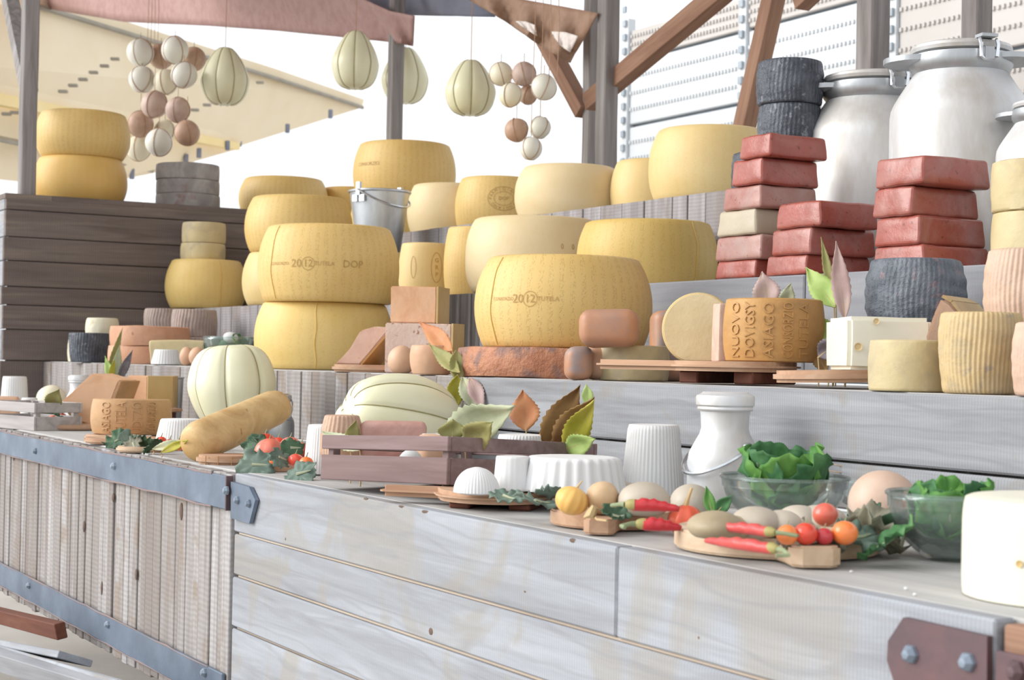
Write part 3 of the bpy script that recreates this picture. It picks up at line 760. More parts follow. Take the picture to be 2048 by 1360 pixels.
# ---- on the dark box
zt = wheel('w20', 68, 252, 308, 400, None, Z4, 'lower of two golden wheels stacked beside the left post', 'rind_amber', .86, .86, X=XW-.36)
wheel('w19', 72, 258, 221, 314, None, zt, 'upper of two golden wheels stacked beside the left post', 'rind_gold', .87, .84, X=XW-.36)
wheel('w6', 477, 655, 340, 418, None, Z4, 'golden wheel at the right end of the dark box', 'rind_gold', .85, .86, X=XW-.36)
z = Z4
for i, (a, b, yt, yb, m_, lb) in enumerate([(312, 439, 382, 412, 'disc_grey', 'lowest grey disc cheese in a stack of three on the dark box'), (313, 438, 355, 384, 'disc_grey', 'middle brownish disc cheese in a stack of three on the dark box'), (312, 438, 325, 357, 'disc_grey', 'topmost grey disc cheese in a stack of three on the dark box')]):
    z = wheel('disc%d' % i, a, b, yt, yb, None, z, lb, m_, .985, .985, X=XW-.3, p=5, lump=.012, edge=.05)

# ---- ridged (basket moulded) cheeses
def ridged(x0, x1, yt, yb, P, label, mat, n=40, amp=.02, top=.86, bot=.86, mid=.5, zr=.0, name='basket_cheese', group=None, cat='cheese', tilt=(0, 0, 0), p=2.2, rings=0, topr=.0, seg=None):
    k = mpp(P); R = (x1-x0)*k/2; H = (yb-yt)*k
    pr, rf = barrel(R, H, top, bot, n=22, mid=mid, p=p, edge=.08)
    def f(th, t, z):
        a = amp*math.sin(n*th+1.5*math.sin(z/H*5))
        if rings: a += rings*math.sin(z/H*6.28*4.5+.8*math.sin(th*3))*(.5+.5*math.sin(th*2+1))
        a += .014*noise.noise(Vector((math.cos(th)*3, math.sin(th)*3, z/H*3+P[0]*9)))+.006*noise.noise(Vector((math.cos(th)*9, math.sin(th)*9, z/H*14+P[0]*9)))
        return 1+a
    mb = MB().lathe(pr, seg or max(64, n*6), f)
    o = link(name, mb.me(True, 60), mat, None, W(P), tilt)
    setp(o, label, cat, group)
    return P[2]+H
# dark wheel column behind the red wax stack
z = Z2; Yc = 3.02
for i, (a, b) in enumerate([(1462, 1592), (1466, 1596), (1463, 1590), (1515, 1641), (1513, 1645)]):
    P = spotY((a+b)/2, Yc, z)
    k = mpp(P)
    z = ridged(a, b, 0, 88, P, ['bottom black wrinkled cheese of the back column, hidden by red wax blocks', 'second black cheese from the bottom of the back column', 'black cheese peeking out left of the topmost red block', 'black wrinkled cheese second from the top, left of the milk cans', 'topmost black wrinkled cheese left of the milk cans'][i], 'black_rind', 46, .009, .93, .94, p=3, rings=.012)

# red wax blocks
def wax(xl, xc, xr, yt, yb, Y, z, label, mat='red_wax', group=None, ylen=None, rz=0):
    zc = z+.03
    C = spotY(xc, Y, zc); L = spotY(xl, Y, zc); R_ = spotX(xr, C[0], zc)
    k = mpp(C); H = (yb-yt)*k; lx = C[0]-L[0]; ly = ylen or (R_[1]-Y)
    me = rbox_me((lx, ly, H), H*.14, 3, .0032, 3, random.random()*20, .05, 24)
    o = link('wax_cheese', me, mat, None, Vector((C[0]-lx/2, Y+ly/2, z+H/2+EYE)), (0, 0, rz))
    setp(o, label, 'cheese', group)
    return z+H
red = [(1430, 1510, 1560, 520, 557, 'red_wax', 'lowest red wax block of the tall left stack'), (1428, 1522, 1580, 473, 523, 'red_wax_pale', 'dusty red wax block second from the bottom of the left stack'),
       (1432, 1510, 1600, 425, 478, 'wax_mould', 'mouldy beige and red wax block in the middle of the left stack'), (1443, 1520, 1657, 380, 427, 'red_wax_pale', 'dusty red wax block third from the top of the left stack'),
       (1460, 1523, 1670, 332, 386, 'red_wax', 'red wax block second from the top of the left stack'), (1477, 1540, 1681, 288, 335, 'red_wax', 'topmost red wax block under the black cheeses')]
z = Z2
for a, c, b, yt, yb, m_, lb in red: z = wax(a, c, b, yt, yb, 2.725, z, lb, m_, ylen=.2)
z = Z2
for a, c, b, yt, yb, lb in [(1530, 1612, 1745, 512, 552, 'lowest red wax block of the short middle stack'), (1540, 1620, 1755, 462, 517, 'middle red wax block of the short middle stack'), (1550, 1640, 1760, 415, 467, 'topmost red wax block of the short middle stack')]:
    z = wax(a, c, b, yt, yb, 2.712, z, lb, 'red_wax')
z = Z2
for a, c, b, yt, yb, lb in [(1743, 1845, 1985, 484, 532, 'lowest red wax block of the right stack, behind the black cheese'), (1745, 1836, 1994, 428, 488, 'red wax block third from the top in the right stack'), (1742, 1822, 1988, 373, 434, 'red wax block second from the top in the right stack'), (1747, 1845, 1999, 321, 380, 'topmost red wax block in front of the right milk can')]:
    z = wax(a, c, b, yt, yb, 2.72, z, lb, 'red_wax', ylen=.225)

# ---- milk cans
def milk_can(px, D, H, Y, z, label, rot=0, X=None):
    P = spotY(px, Y, z); R = D/2
    t = empty('milk_can', W(P), label, 'milk can', (0, 0, facing(P)+rot))
    nr = R*.64
    body = [(0, 0), (R*.93, 0), (R*.97, .02*H), (R*.97, .05*H), (R, .06*H), (R*1.0, .3*H), (R, .68*H), (R*.985, .715*H), (R*.94, .745*H), (R*.86, .785*H), (nr*1.06, .868*H), (nr, .88*H), (nr, .9*H), (nr*.9, .9*H)]
    link('body', MB().lathe(body, 64).me(True, 50), 'aluminium', t)
    col = [(nr*.9, .872*H), (nr*1.05, .872*H), (nr*1.12, .89*H), (nr*1.16, .915*H), (nr*1.14, .945*H), (nr*.9, .95*H)]
    c = link('collar', MB().lathe(col, 56).me(True, 40), 'aluminium_dark', t)
    for s_ in (-1, 1):
        mb = MB(); n = 14; v = []
        for i in range(n+1):
            q = i/n; a = (q-.5)*1.5; r = nr*1.1+R*.4*(math.sin(PI*q)**.8)
            for rr_, zz_ in ((nr*1.02, .905*H), (r, .918*H), (r, .94*H), (nr*1.02, .938*H)): v.append((rr_*math.sin(a)*1.0, s_*rr_*math.cos(a), zz_))
        f = [(i*4+j, i*4+(j+1) % 4, i*4+4+(j+1) % 4, i*4+4+j) for i in range(n) for j in range(4)]
        mb.add(v, f); link('handle', mb.me(True, 40), 'aluminium_dark', t)
    lid = [(0, .985*H), (nr*.8, .985*H), (nr*1.0, .992*H), (nr*1.1, .985*H), (nr*1.13, .972*H), (nr*1.1, .958*H), (nr*.95, .95*H)]
    l_ = link('lid', MB().lathe(lid, 56).me(True, 40), 'aluminium', t)
    for a in (.5, .5+PI):
        x, y = math.cos(a)*nr*1.13, math.sin(a)*nr*1.13
        Rm = Matrix.Rotation(a, 4, 'Z')
        mb = MB(); w = R*.13
        loop = [(nr*1.2, -w, .985*H), (nr*1.26, -w, .96*H), (nr*1.25, -w*.95, .91*H), (nr*1.24, -w*.6, .9*H), (nr*1.24, w*.6, .9*H), (nr*1.25, w*.95, .91*H), (nr*1.26, w, .96*H), (nr*1.2, w, .985*H)]
        mb.tube([Rm @ Vector(p) for p in loop], .005, 6)
        cl = link('clamp', mb.me(), 'steel', t)
        mb = MB(); mb.box(Rm @ Vector((nr*1.12, 0, .998*H)), (nr*.32, w*1.9, .008), Rm.to_3x3()); mb.box(Rm @ Vector((nr*1.2, 0, .925*H)), (R*.1, w*1.1, .05*H), Rm.to_3x3())
        link('catch', mb.me(False), 'aluminium_dark', cl)
    return t
milk_can(1738, .385, .605, 3.22, Z2, 'tall aluminium milk can between the black cheeses and the bigger can', 0)
milk_can(1915, .362, .62, 3.16, Z2, 'biggest aluminium milk can with clamped lid at the upper right', 0)
# pale mottled wheels and the small can behind them, at the right edge
def spotD(px, D, z):
    n = FPX*cr-(px-1024)*cf      # on the column px, at depth D, height z
    A = np.array([[n[0], n[1]], [cf[0], cf[1]]]); b = np.array([-z*n[2], D-z*cf[2]])
    x = np.linalg.solve(A, b); return np.array([x[0], x[1], z])
P = spotD(2082, 3.72, Z2)
z = ridged(1985, 2180, 430, 540, P, 'lower pale mottled cheese behind the right red stack', 'mould_yellow', 12, .004, .96, .96, name='mottled_cheese')
P = spotD(2082, 3.72, z)
z = ridged(1985, 2180, 330, 432, P, 'upper pale mottled cheese before the half-seen milk can', 'mould_yellow', 12, .004, .97, .96, name='mottled_cheese')
milk_can(2102, .27, .43, spotD(2102, 4.0, Z2)[1], Z2, 'half-seen small milk can at the far right edge', -.5)

# ---- zinc bucket
o_, P_, R_, H_, rf_, zt_, k_ = WH['w22']
P = spotY(757, 3.0, zt_)
k = mpp(P); Rb, Rt, Hb = 43*k, 60*k, 122*k
t = empty('zinc_bucket', W(P), 'dented zinc bucket among the golden wheels', 'bucket', (0, 0, facing(P)))
link('body', MB().lathe([(0, .01), (Rb*.95, .01), (Rb, 0), (Rb+.25*(Rt-Rb), .25*Hb), (Rb+.6*(Rt-Rb), .6*Hb), (Rt, Hb), (Rt*.97, Hb), (Rb*.96, .03), (0, .03)], 56).me(True, 40), 'zinc', t)
ring = [(Rt*1.015*math.cos(q), Rt*1.015*math.sin(q), Hb) for q in np.linspace(0, 2*PI, 48, endpoint=False)]
link('rim', MB().tube(ring, .006, 8, True).me(), 'zinc', t)
for q in (-.75, -.75+PI):
    a = q; c = Vector((Rt*1.01*math.cos(a), Rt*1.01*math.sin(a), Hb))
    Rm = Matrix.Rotation(a, 3, 'Z')
    mb = MB(); mb.box(c+Vector((0, 0, .005)), (.014, .02, .055), Rm)
    for s_ in (-1, 1): mb.box(c+Rm @ Vector((-.002, s_*.02, -.035)), (.012, .028, .028), Rm)
    e_ = link('handle_ear', mb.me(False), 'zinc', t)
arc = []
for i in range(25):
    q = PI*i/24; arc.append(Vector((Rt*1.06*math.cos(q)*math.cos(-.75)+.0, Rt*1.06*math.cos(q)*math.sin(-.75), Hb+.002))+Vector((math.cos(-.75+PI/2), math.sin(-.75+PI/2), -.55)).normalized()*Rt*1.12*math.sin(q))
link('bail_handle', MB().tube(arc, .0045, 6).me(), 'steel', t)

# ================================================================== GENERIC SMALL-THING BUILDERS
def prov_prof(R, H, n=26, sh=.62, up=.85, dn=1):
    pr = []
    for i in range(n+1):
        q = PI*i/n; z = (1-math.cos(q))/2
        r = math.sin(q)**sh if i not in (0, n) else 0
        r *= 1-(1-up)*max(0, (z-.42)/.58)**1.2*1.6
        r *= 1-(1-dn)*max(0, (.6-z)/.6)**1.3*1.3
        pr.append((R*max(r, 0), z*H))
    m_ = max(a for a, b in pr); return [(a*R/m_, b) for a, b in pr]
def provolone(P, R, H, label, rot=(0, 0, 0), mat='provolone', n=8, hang=0, ph=.2, depth=.035, name='provolone_cheese', cordr=.0028, up=.85, sh=.62, center=False, dn=1):
    pr = prov_prof(R, H, up=up, sh=sh, dn=dn)
    def f(th, t, z):
        d = (th-ph) % (2*PI/n); d = min(d, 2*PI/n-d)
        return 1-depth*math.exp(-(d/.07)**2)+depth*.25*(1-math.cos(n*(th-ph)))
    v0 = H/2 if center else 0
    mb = MB().lathe([(a, b-v0) for a, b in pr], n*14, f)
    o = link(name, mb.me(True, 80), mat, None, W(P), rot); setp(o, label, 'cheese')
    mb = MB()
    for k in range(n):
        th = ph+2*PI*k/n
        mb.tube([Vector((a*(1-depth*.75)*math.cos(th), a*(1-depth*.75)*math.sin(th), b-v0)) for a, b in pr[1:-1]], cordr, 5)
    link('cord_net', mb.me(), 'cord_green', o)
    if hang: link('hanging_string', MB().tube([(0, 0, H-v0-.003), (0.002, 0, H-v0+hang*.5), (0, 0, H-v0+hang)], .0022, 5).me(), 'cord', o)
    return o
def hang_prov(x0, x1, yt, yb, Y, label, ph=.2, zt=2.99):
    P = spotY((x0+x1)/2, Y, 1.4); Pb = onY((x0+x1)/2, yb, Y); k = mpp(Pb)
    provolone(Pb, (x1-x0)*k/2, (yb-yt)*k, label, (0, 0, 0), hang=zt-(Pb[2]+(yb-yt)*k), ph=ph, up=.72, sh=.58)
hang_prov(400, 497, 95, 210, 3.35, 'hanging ribbed provolone nearest the left string of ball cheeses', .05)
hang_prov(662, 757, 62, 178, 3.7, 'highest hanging ribbed provolone, left of the centre post', .3)
hang_prov(762, 856, 95, 207, 4.5, 'hanging ribbed provolone half hidden behind the centre post', .15)
hang_prov(889, 991, 120, 231, 3.8, 'hanging ribbed provolone right of the centre post', .32)

def ball(px, py, r, Y, mat, label, up=.06, tilt=0):
    P = onY(px, py, Y); k = mpp(P); R = r*k
    mb = MB().lathe([(R*math.sin(PI*i/14)*(1 if i not in (0, 14) else 0), -R*math.cos(PI*i/14)*1.02) for i in range(15)], 28)
    mb.jig(R*.05, 1.2/R*.5, px)
    rot = Euler((random.uniform(-.35, .35), random.uniform(-.35, .35), random.uniform(0, 3)))
    o = link('ball_cheese', mb.me(True, 80), mat, None, W(P), rot); setp(o, label, 'cheese')
    mb = MB()
    for a in (0, PI/2):
        mb.tube([(R*1.01*math.cos(q)*math.cos(a), R*1.01*math.cos(q)*math.sin(a), R*1.03*math.sin(q)) for q in np.linspace(0, 2*PI, 28, endpoint=False)], R*.035, 4, True)
    link('cord', mb.me(), 'cord', o)
    d = rot.to_matrix().inverted() @ Vector((0, 0, 1))
    s = link('string', MB().tube([d*R*.98, d*(R+up)], .002, 4).me(), 'cord', o)
LB = [(281, 105, 27, 'provolone_white', 3.1, 'white ball cheese at the upper left of the left cluster'), (322, 113, 24, 'ball_tan', 3.25, 'tan ball cheese tucked behind the top of the left cluster'), (350, 100, 27, 'provolone_white', 3.1, 'topmost white ball cheese in the left cluster'), (388, 118, 23, 'ball_tan', 3.25, 'tan ball cheese at the upper right of the left cluster'),
      (284, 159, 26, 'provolone_white', 3.1, 'white ball cheese in the second row left of the left cluster'), (332, 164, 25, 'ball_cream', 3.22, 'cream ball cheese in the second row middle of the left cluster'), (368, 150, 26, 'provolone_white', 3.1, 'white ball cheese in the second row right of the left cluster'),
      (309, 209, 27, 'ball_mauve', 3.08, 'mauve ball cheese in the middle of the left cluster'), (356, 220, 25, 'ball_mauve', 3.12, 'mauve ball cheese right of middle in the left cluster'), (281, 248, 26, 'ball_tan', 3.1, 'brownish ball cheese at the lower left of the left cluster'),
      (374, 266, 25, 'ball_tan', 3.1, 'brownish ball cheese at the lower right of the left cluster'), (330, 262, 22, 'ball_cream', 3.26, 'cream ball cheese behind the lowest pair of the left cluster'), (318, 285, 27, 'provolone_white', 3.06, 'white ball cheese low in the middle of the left cluster'), (278, 297, 25, 'ball_cream', 3.14, 'lowest cream ball cheese of the left cluster')]
for i, (a, b, r, m_, Y, lb) in enumerate(LB): ball(a, b, r, Y, m_, lb, .04 if i < 7 else .14)
RB = [(1002, 148, 23, 'ball_cream', 3.75, 'cream ball cheese touching the right hanging provolone'), (1048, 148, 24, 'ball_mauve', 3.8, 'mauve ball cheese at the top of the right cluster'), (1088, 174, 26, 'provolone_white', 3.72, 'white ball cheese at the right of the right cluster'), (1021, 190, 24, 'ball_cream', 3.72, 'cream ball cheese at the left of the right cluster'),
      (1056, 190, 19, 'ball_tan', 3.86, 'tan ball cheese hidden in the middle of the right cluster'), (1033, 260, 24, 'ball_tan', 3.75, 'tan ball cheese in the lower trio of the right cluster'), (1080, 255, 22, 'provolone_white', 3.8, 'white ball cheese in the lower trio of the right cluster'), (1062, 297, 23, 'provolone_white', 3.75, 'lowest white ball cheese of the right cluster')]
for i, (a, b, r, m_, Y, lb) in enumerate(RB): ball(a, b, r, Y, m_, lb, .04 if i < 5 else .17)
for a, b, Y, lb in [(300, 62, 3.15, 'thin strings holding up the left cluster of ball cheeses'), (1078, 108, 3.78, 'thin strings holding up the right cluster of ball cheeses')]:
    P = W(onY(a, b, Y)); mb = MB()
    for dx in (-.05, .02, .09, .16): mb.tube([(dx, 0, -.12), (dx+.01, 0, .1), (dx*.4, 0, EYE+2.99-P.z)], .0018, 4)
    setp(link('hanging_strings', mb.me(), 'cord', None, P), lb, 'string')

def rblock(px, wpx, yt, yb, Y, z, dep, label, mat, rz=0, bev=.25, seg=4, jig=.004, taper=.0, name='loaf_cheese', tilt=(0, 0), P=None, cat='cheese', sub=1):
    P = spotY(px, Y, z) if P is None else P
    k = mpp(P); w, h = wpx*k, (yb-yt)*k; d = dep
    me = rbox_me((w, d, h), min(w, d, h)*bev, seg, jig, sub, px*.37, taper)
    o = link(name, me, mat, None, W(P)+Vector((0, 0, h/2)), (tilt[0], tilt[1], ROT_R+rz)); setp(o, label, cat)
    return z+h
def wedge(poly, h, P, rz, label, mats, name='cheese_wedge', tilt=(0, 0), rind_edges=(), rind_mat=None, th=.006, bev=.003, topm=None, cat='cheese'):
    """cheese piece cut from a wheel: plan outline (x right, y away), with rind strips on chosen sides"""
    t = empty(name, W(P), label, cat, (tilt[0], tilt[1], ROT_R+rz))
    bm = bmesh.new(); vs_ = [bm.verts.new((x, y, 0)) for x, y in poly]; f = bm.faces.new(vs_)
    r = bmesh.ops.extrude_face_region(bm, geom=[f]); bmesh.ops.translate(bm, vec=(0, 0, h), verts=[e for e in r['geom'] if isinstance(e, bmesh.types.BMVert)])
    bmesh.ops.recalc_face_normals(bm, faces=bm.faces[:])
    bmesh.ops.bevel(bm, geom=bm.edges[:], offset=bev, segments=2, affect='EDGES'); bmesh.ops.triangulate(bm, faces=[q for q in bm.faces if len(q.verts) > 4])
    bmesh.ops.subdivide_edges(bm, edges=[e for e in bm.edges if e.calc_length() > .03], cuts=2, use_grid_fill=True)
    for v in bm.verts: v.co += noise.noise_vector(v.co*14)*.002
    me = bpy.data.meshes.new('m'); bm.to_mesh(me); bm.free(); me.shade_smooth(); me.set_sharp_from_angle(angle=math.radians(35))
    link('paste', me, mats, t)
    n = len(poly)
    for e in rind_edges:
        a, b = Vector(poly[e]), Vector(poly[(e+1) % n]); d = (b-a).normalized(); nn = Vector((d.y, -d.x))
        q = [a+nn*.0005, b+nn*.0005, b+nn*th, a+nn*th]
        link('rind', MB().prism([(p.x, p.y) for p in q], -.0005, h+.001).me(False), rind_mat, t)
    return t
def arc_poly(R, a0, a1, n=10, apex=True):
    p = [(R*math.cos(a0+(a1-a0)*i/n), R*math.sin(a0+(a1-a0)*i/n)) for i in range(n+1)]
    return ([(0, 0)] if apex else [])+p

def prof_slab(poly_px, P, depth, label, mat, side=0., rind=(), rind_mat='rind_olive_plain', name='cheese_wedge', bev=.004, topmat=None):
    """cut piece: upright outline (photo pixels) at the place P, running back by depth and sideways by side (metres)"""
    k = mpp(P); u0, v0 = 1024+FPX*float(P@cr)/float(P@cf), 680-FPX*float(P@cu)/float(P@cf)
    q = [((a-u0)*k, (v0-b)*k) for a, b in poly_px]; zmin = min(b for a, b in q)
    q = [(a, b-zmin) for a, b in q]
    t = empty(name, W(P), label, 'cheese', (0, 0, ROT_R))
    bm = bmesh.new(); f = bm.faces.new([bm.verts.new((a, -depth/2, b)) for a, b in q])
    r = bmesh.ops.extrude_face_region(bm, geom=[f]); bmesh.ops.translate(bm, vec=(side, depth, 0), verts=[e for e in r['geom'] if isinstance(e, bmesh.types.BMVert)])
    bmesh.ops.recalc_face_normals(bm, faces=bm.faces[:]); bmesh.ops.bevel(bm, geom=bm.edges[:], offset=bev, segments=2, affect='EDGES')
    bmesh.ops.triangulate(bm, faces=[g for g in bm.faces if len(g.verts) > 4]); bmesh.ops.subdivide_edges(bm, edges=[e for e in bm.edges if e.calc_length() > .03], cuts=2, use_grid_fill=True)
    for v in bm.verts: v.co += noise.noise_vector(v.co*16)*.0022
    me = bpy.data.meshes.new('m'); bm.to_mesh(me); bm.free(); me.shade_smooth(); me.set_sharp_from_angle(angle=math.radians(35)); link('paste', me, mat, t)
    n = len(q)
    for e in rind:
        (a, b), (c, d) = q[e], q[(e+1) % n]; L = math.hypot(c-a, d-b); nx, nz = -(d-b)/L, (c-a)/L
        ctr = (sum(x for x, y in q)/n, sum(y for x, y in q)/n)
        if (a-ctr[0])*nx+(b-ctr[1])*nz < 0: nx, nz = -nx, -nz
        w0, w1 = .0005, .006
        v = [(x+nx*w, y0, zz_+nz*w) if y0 < 0 else (x+nx*w+side, y0, zz_+nz*w) for y0 in (-depth/2+.001, depth/2) for x, zz_, w in ((a, b, w0), (c, d, w0), (c, d, w1), (a, b, w1))]
        link('rind', mesh(v, [(0, 1, 2, 3), (4, 7, 6, 5), (0, 4, 5, 1), (1, 5, 6, 2), (2, 6, 7, 3), (3, 7, 4, 0)], False), rind_mat, t)
    return t
LEAFN = [0]
def leaf(a, b, Y, wpx, mat, label, fold=.35, curl=.25, Yb=None, twist=0, serr=.06, group=None, name='dry_leaf', zs=None):
    p, q = W(onY(*a, Y)), W(onY(*b, Yb or Y)); k = mpp(onY(*a, Y)); w = wpx*k; d = q-p; L = d.length
    x = d.normalized(); view = Vector((0, 0, EYE))-p; view.normalize()
    n_ = (view-x*view.dot(x)).normalized(); n_ = Matrix.Rotation(twist, 3, x) @ n_
    y = n_.cross(x).normalized()
    N, K = 22, 3; v = []; LEAFN[0] += 1
    for i in range(N+1):
        t = i/N; hw = w/2*(math.sin(PI*t**.8)**1.15*1.06 if 0 < t < 1 else .02)
        for j in range(-K, K+1):
            s_ = j/K; e = hw*s_
            if abs(j) == K: e *= 1+serr*(1 if i % 2 else -1)*(1-abs(2*t-1)**4)
            zz_ = abs(s_)*hw*fold+curl*L*(t*t-t)*.6+.04*w*math.sin(t*9+j+LEAFN[0])
            v.append(p+x*(L*t)+y*e+n_*zz_)
    W_ = 2*K+1
    f = [(i*W_+j, i*W_+j+1, (i+1)*W_+j+1, (i+1)*W_+j) for i in range(N) for j in range(W_-1)]
    me = mesh([u-p for u in v], f, True, 80)
    o = link(name, me, mat, None, p); setp(o, label, 'leaf', group)
    md = o.modifiers.new('thick', 'SOLIDIFY'); md.thickness = .0012; md.offset = 0
    link('midrib', MB().tube([v[i*W_+K]-p-n_*.0005 for i in range(0, N+1, 2)], [.0018*(1-i/N)+.0004 for i in range(0, N+1, 2)], 4).me(), 'stem_tan' if 'herb' not in mat else 'stem_green', o)
    if zs is not None and p.z > zs+EYE+.005: link('stalk', MB().tube([(0, 0, 0), (0, .004, (zs+EYE-p.z)*.5), (0, .002, zs+EYE-p.z+.001)], .0016, 5).me(), 'stem_tan', o)
    return o
def ruffle(P, R, rot, mat, label, group=None, name='lettuce_leaf', cup=.5, ruf=.22, seed=0, nr=9, nt=40, arc=2*PI, lobes=0, cat='leaf', shift=0):
    """crinkled leaf blade: cupped fan with frilled margin"""
    v = [(0, 0, 0)]; f = []
    for i in range(1, nr+1):
        t = i/nr
        for k in range(nt):
            th = arc*(k/nt-.5); r = R*t*(1+.12*noise.noise(Vector((math.cos(th)*1.5+seed, math.sin(th)*1.5, seed))))
            if lobes: r *= 1+lobes*t*t*(.55*math.cos(5*th+seed)+.35*math.cos(9*th+2*seed)+.25*math.cos(17*th))
            z = cup*R*t*t+ruf*R*t**3*noise.noise(Vector((math.cos(th)*4+seed*5, math.sin(th)*4, t*2)))*1.6+ruf*R*.22*t**4*math.sin(th*9+seed)
            v.append((r*math.cos(th), r*math.sin(th)*.85, z))
    for k in range(nt): 
        j = (k+1) % nt
        f.append((0, 1+k, 1+j))
    for i in range(nr-1):
        for k in range(nt):
            j = (k+1) % nt; f.append((1+i*nt+k, 1+(i+1)*nt+k, 1+(i+1)*nt+j, 1+i*nt+j))
    v = [(x+shift*R, y, z) for x, y, z in v]
    o = link(name, mesh(v, f, True, 80), mat, None, W(P), rot); setp(o, label, cat, group)
    md = o.modifiers.new('thick', 'SOLIDIFY'); md.thickness = .0012
    link('midrib', MB().tube([(R*(shift-.2)-shift*R*.6, 0, .002+cup*R*shift*.2), (R*(shift+.3), 0, cup*R*.09+.001), (R*(shift+.7), 0, cup*R*.49+.002)], [.0035, .0025, .001], 5).me(), 'leaf_pale', o)
    return o
def egg(px, py, rx, ry, P0z, label, mat, name, P=None, dep=None, rot=(0, 0, 0), jig=.03, groove=None, stem=None, n=36, flat=.0, cat='cheese', lobe=(0, 0)):
    """rounded thing resting on z=P0z whose outline is rx,ry photo pixels; py is its centre"""
    if P is None:
        P = onZ(px, py+ry, P0z)
        P = P*1.0
    k = mpp(P); a, c = rx*k, ry*k; b = dep or a
    mb = MB()
    pr = [(math.sin(PI*i/20) if i not in (0, 20) else 0, -math.cos(PI*i/20)) for i in range(21)]
    nn, am = lobe
    mb.lathe(pr, n, (lambda th, t, z: 1+am*(abs(math.cos(nn*th/2))-.6)*(1-abs(z)**4)) if nn else None)
    mb.v = [(x*a, y*b, z*c) for x, y, z in mb.v]
    if flat: mb.v = [(x, y, max(z, -c*(1-flat))) for x, y, z in mb.v]
    if jig: mb.jig(a*jig*2, 1.0/a*.8, px)
    o = link(name, mb.me(True, 80), mat, None, W((P[0], P[1], P0z+c*(1-flat))), (rot[0], rot[1], ROT_R+rot[2])); setp(o, label, cat)
    if stem:
        m_, L = stem
        link('stem', MB().tube([(0, 0, c*.92), (.15*L, 0, c+L*.4), (.35*L, 0, c+L)], [L*.22, L*.13, L*.1], 6).me(), m_, o)
    return o
def cone(x0, x1, yt, P, H_px, topk, label, mat='ricotta', n=44, amp=.012, name='ricotta_cone', dome=0, tilt=(0, 0), rpow=1, cat='ricotta', edge=.06):
    k = mpp(P); R = (x1-x0)*k/2; H = H_px*k
    pr = [(0, 0), (R*.7, 0), (R*.985, .004)]
    for i in range(1, 15):
        t = i/15
        r = R*(1-(1-topk)*t**rpow) if not dome else R*math.sqrt(max(0, 1-(t*.995)**2.2))
        pr.append((r, H*t))
    if not dome: pr += [(R*topk-edge*R*.4, H*.995), (R*topk*(.94-edge), H), (R*topk*.5, H*.993), (0, H*.99)]
    else: pr += [(R*.12, H*.995), (0, H)]
    def f(th, t, z): return 1+amp*math.cos(n*th)*(1 if z > H*.02 else .3)*(1 if z < H*.97 else .3)
    o = link(name, MB().lathe(pr, max(96, n*5), f).me(True, 70), mat, None, W(P), (tilt[0], tilt[1], 0)); setp(o, label, cat)
    return o
def board(cx, cy, rpx, th, z, ang, hl, hw, label, mat='board_wood', feet=0, asp=1, rnd=.3, tilt=(0, 0), n=40, P=None, strips=0, tip=None):
    """round wooden board with a lug or handle; ang = handle heading relative to picture-right"""
    P = onZ(cx, cy, z) if P is None else P
    k = mpp(P); R = rpx*k
    if tip is not None:
        dv = tip-P; ang = math.atan2(dv[1], dv[0])-ROT_R; hl = (math.hypot(dv[0], dv[1])-R)/k
    hw_, hl_ = hw*k, hl*k
    t = empty('chopping_board', W((P[0], P[1], z)), label, 'board', (tilt[0], tilt[1], ROT_R+ang))
    a0 = math.asin(min(.95, hw_/2/R*1.6)) if hl else 0
    poly = []
    if hl:
        N = n
        for i in range(N+1):
            q = a0+(2*PI-2*a0)*i/N; poly.append((R*math.cos(q), R*math.sin(q)*asp))
        x1 = R+hl_
        neck = [(R*math.cos(a0)+.012*R*4, -hw_*.56), (R+hl_*.3, -hw_*.5), (x1-hw_*.2, -hw_*.5), (x1, -hw_*.3), (x1, hw_*.3), (x1-hw_*.2, hw_*.5), (R+hl_*.3, hw_*.5), (R*math.cos(a0)+.012*R*4, hw_*.56)]
        poly += neck
    else: poly = [(R*math.cos(2*PI*i/n), R*math.sin(2*PI*i/n)*asp) for i in range(n)]
    bm = bmesh.new(); vs_ = [bm.verts.new((x, y, 0)) for x, y in poly]; f = bm.faces.new(vs_)
    r = bmesh.ops.extrude_face_region(bm, geom=[f]); bmesh.ops.translate(bm, vec=(0, 0, th), verts=[e for e in r['geom'] if isinstance(e, bmesh.types.BMVert)])
    bmesh.ops.recalc_face_normals(bm, faces=bm.faces[:])
    ed = [e for e in bm.edges if abs(e.verts[0].co.z-e.verts[1].co.z) < 1e-6]
    bmesh.ops.bevel(bm, geom=ed, offset=th*rnd, segments=2, affect='EDGES')
    me = bpy.data.meshes.new('m'); bm.to_mesh(me); bm.free(); me.shade_smooth(); me.set_sharp_from_angle(angle=math.radians(32))
    link('slab', me, mat, t)
    for s_ in range(strips):
        x = R*(-.55+s_*.42)
        y = -math.sqrt(max(R*R-x*x, 0))*asp
        link('glue_joint', rbox_me((.0016, .004, th*.99), 0), 'rind_brown', t, (x, y+.0014, th/2))
    if feet:
        for sx in (-.55, .45): link('foot', rbox_me((R*.35, R*1.2*asp, feet), .003), 'red_plank', t, (R*sx, 0, -feet/2))
    return t
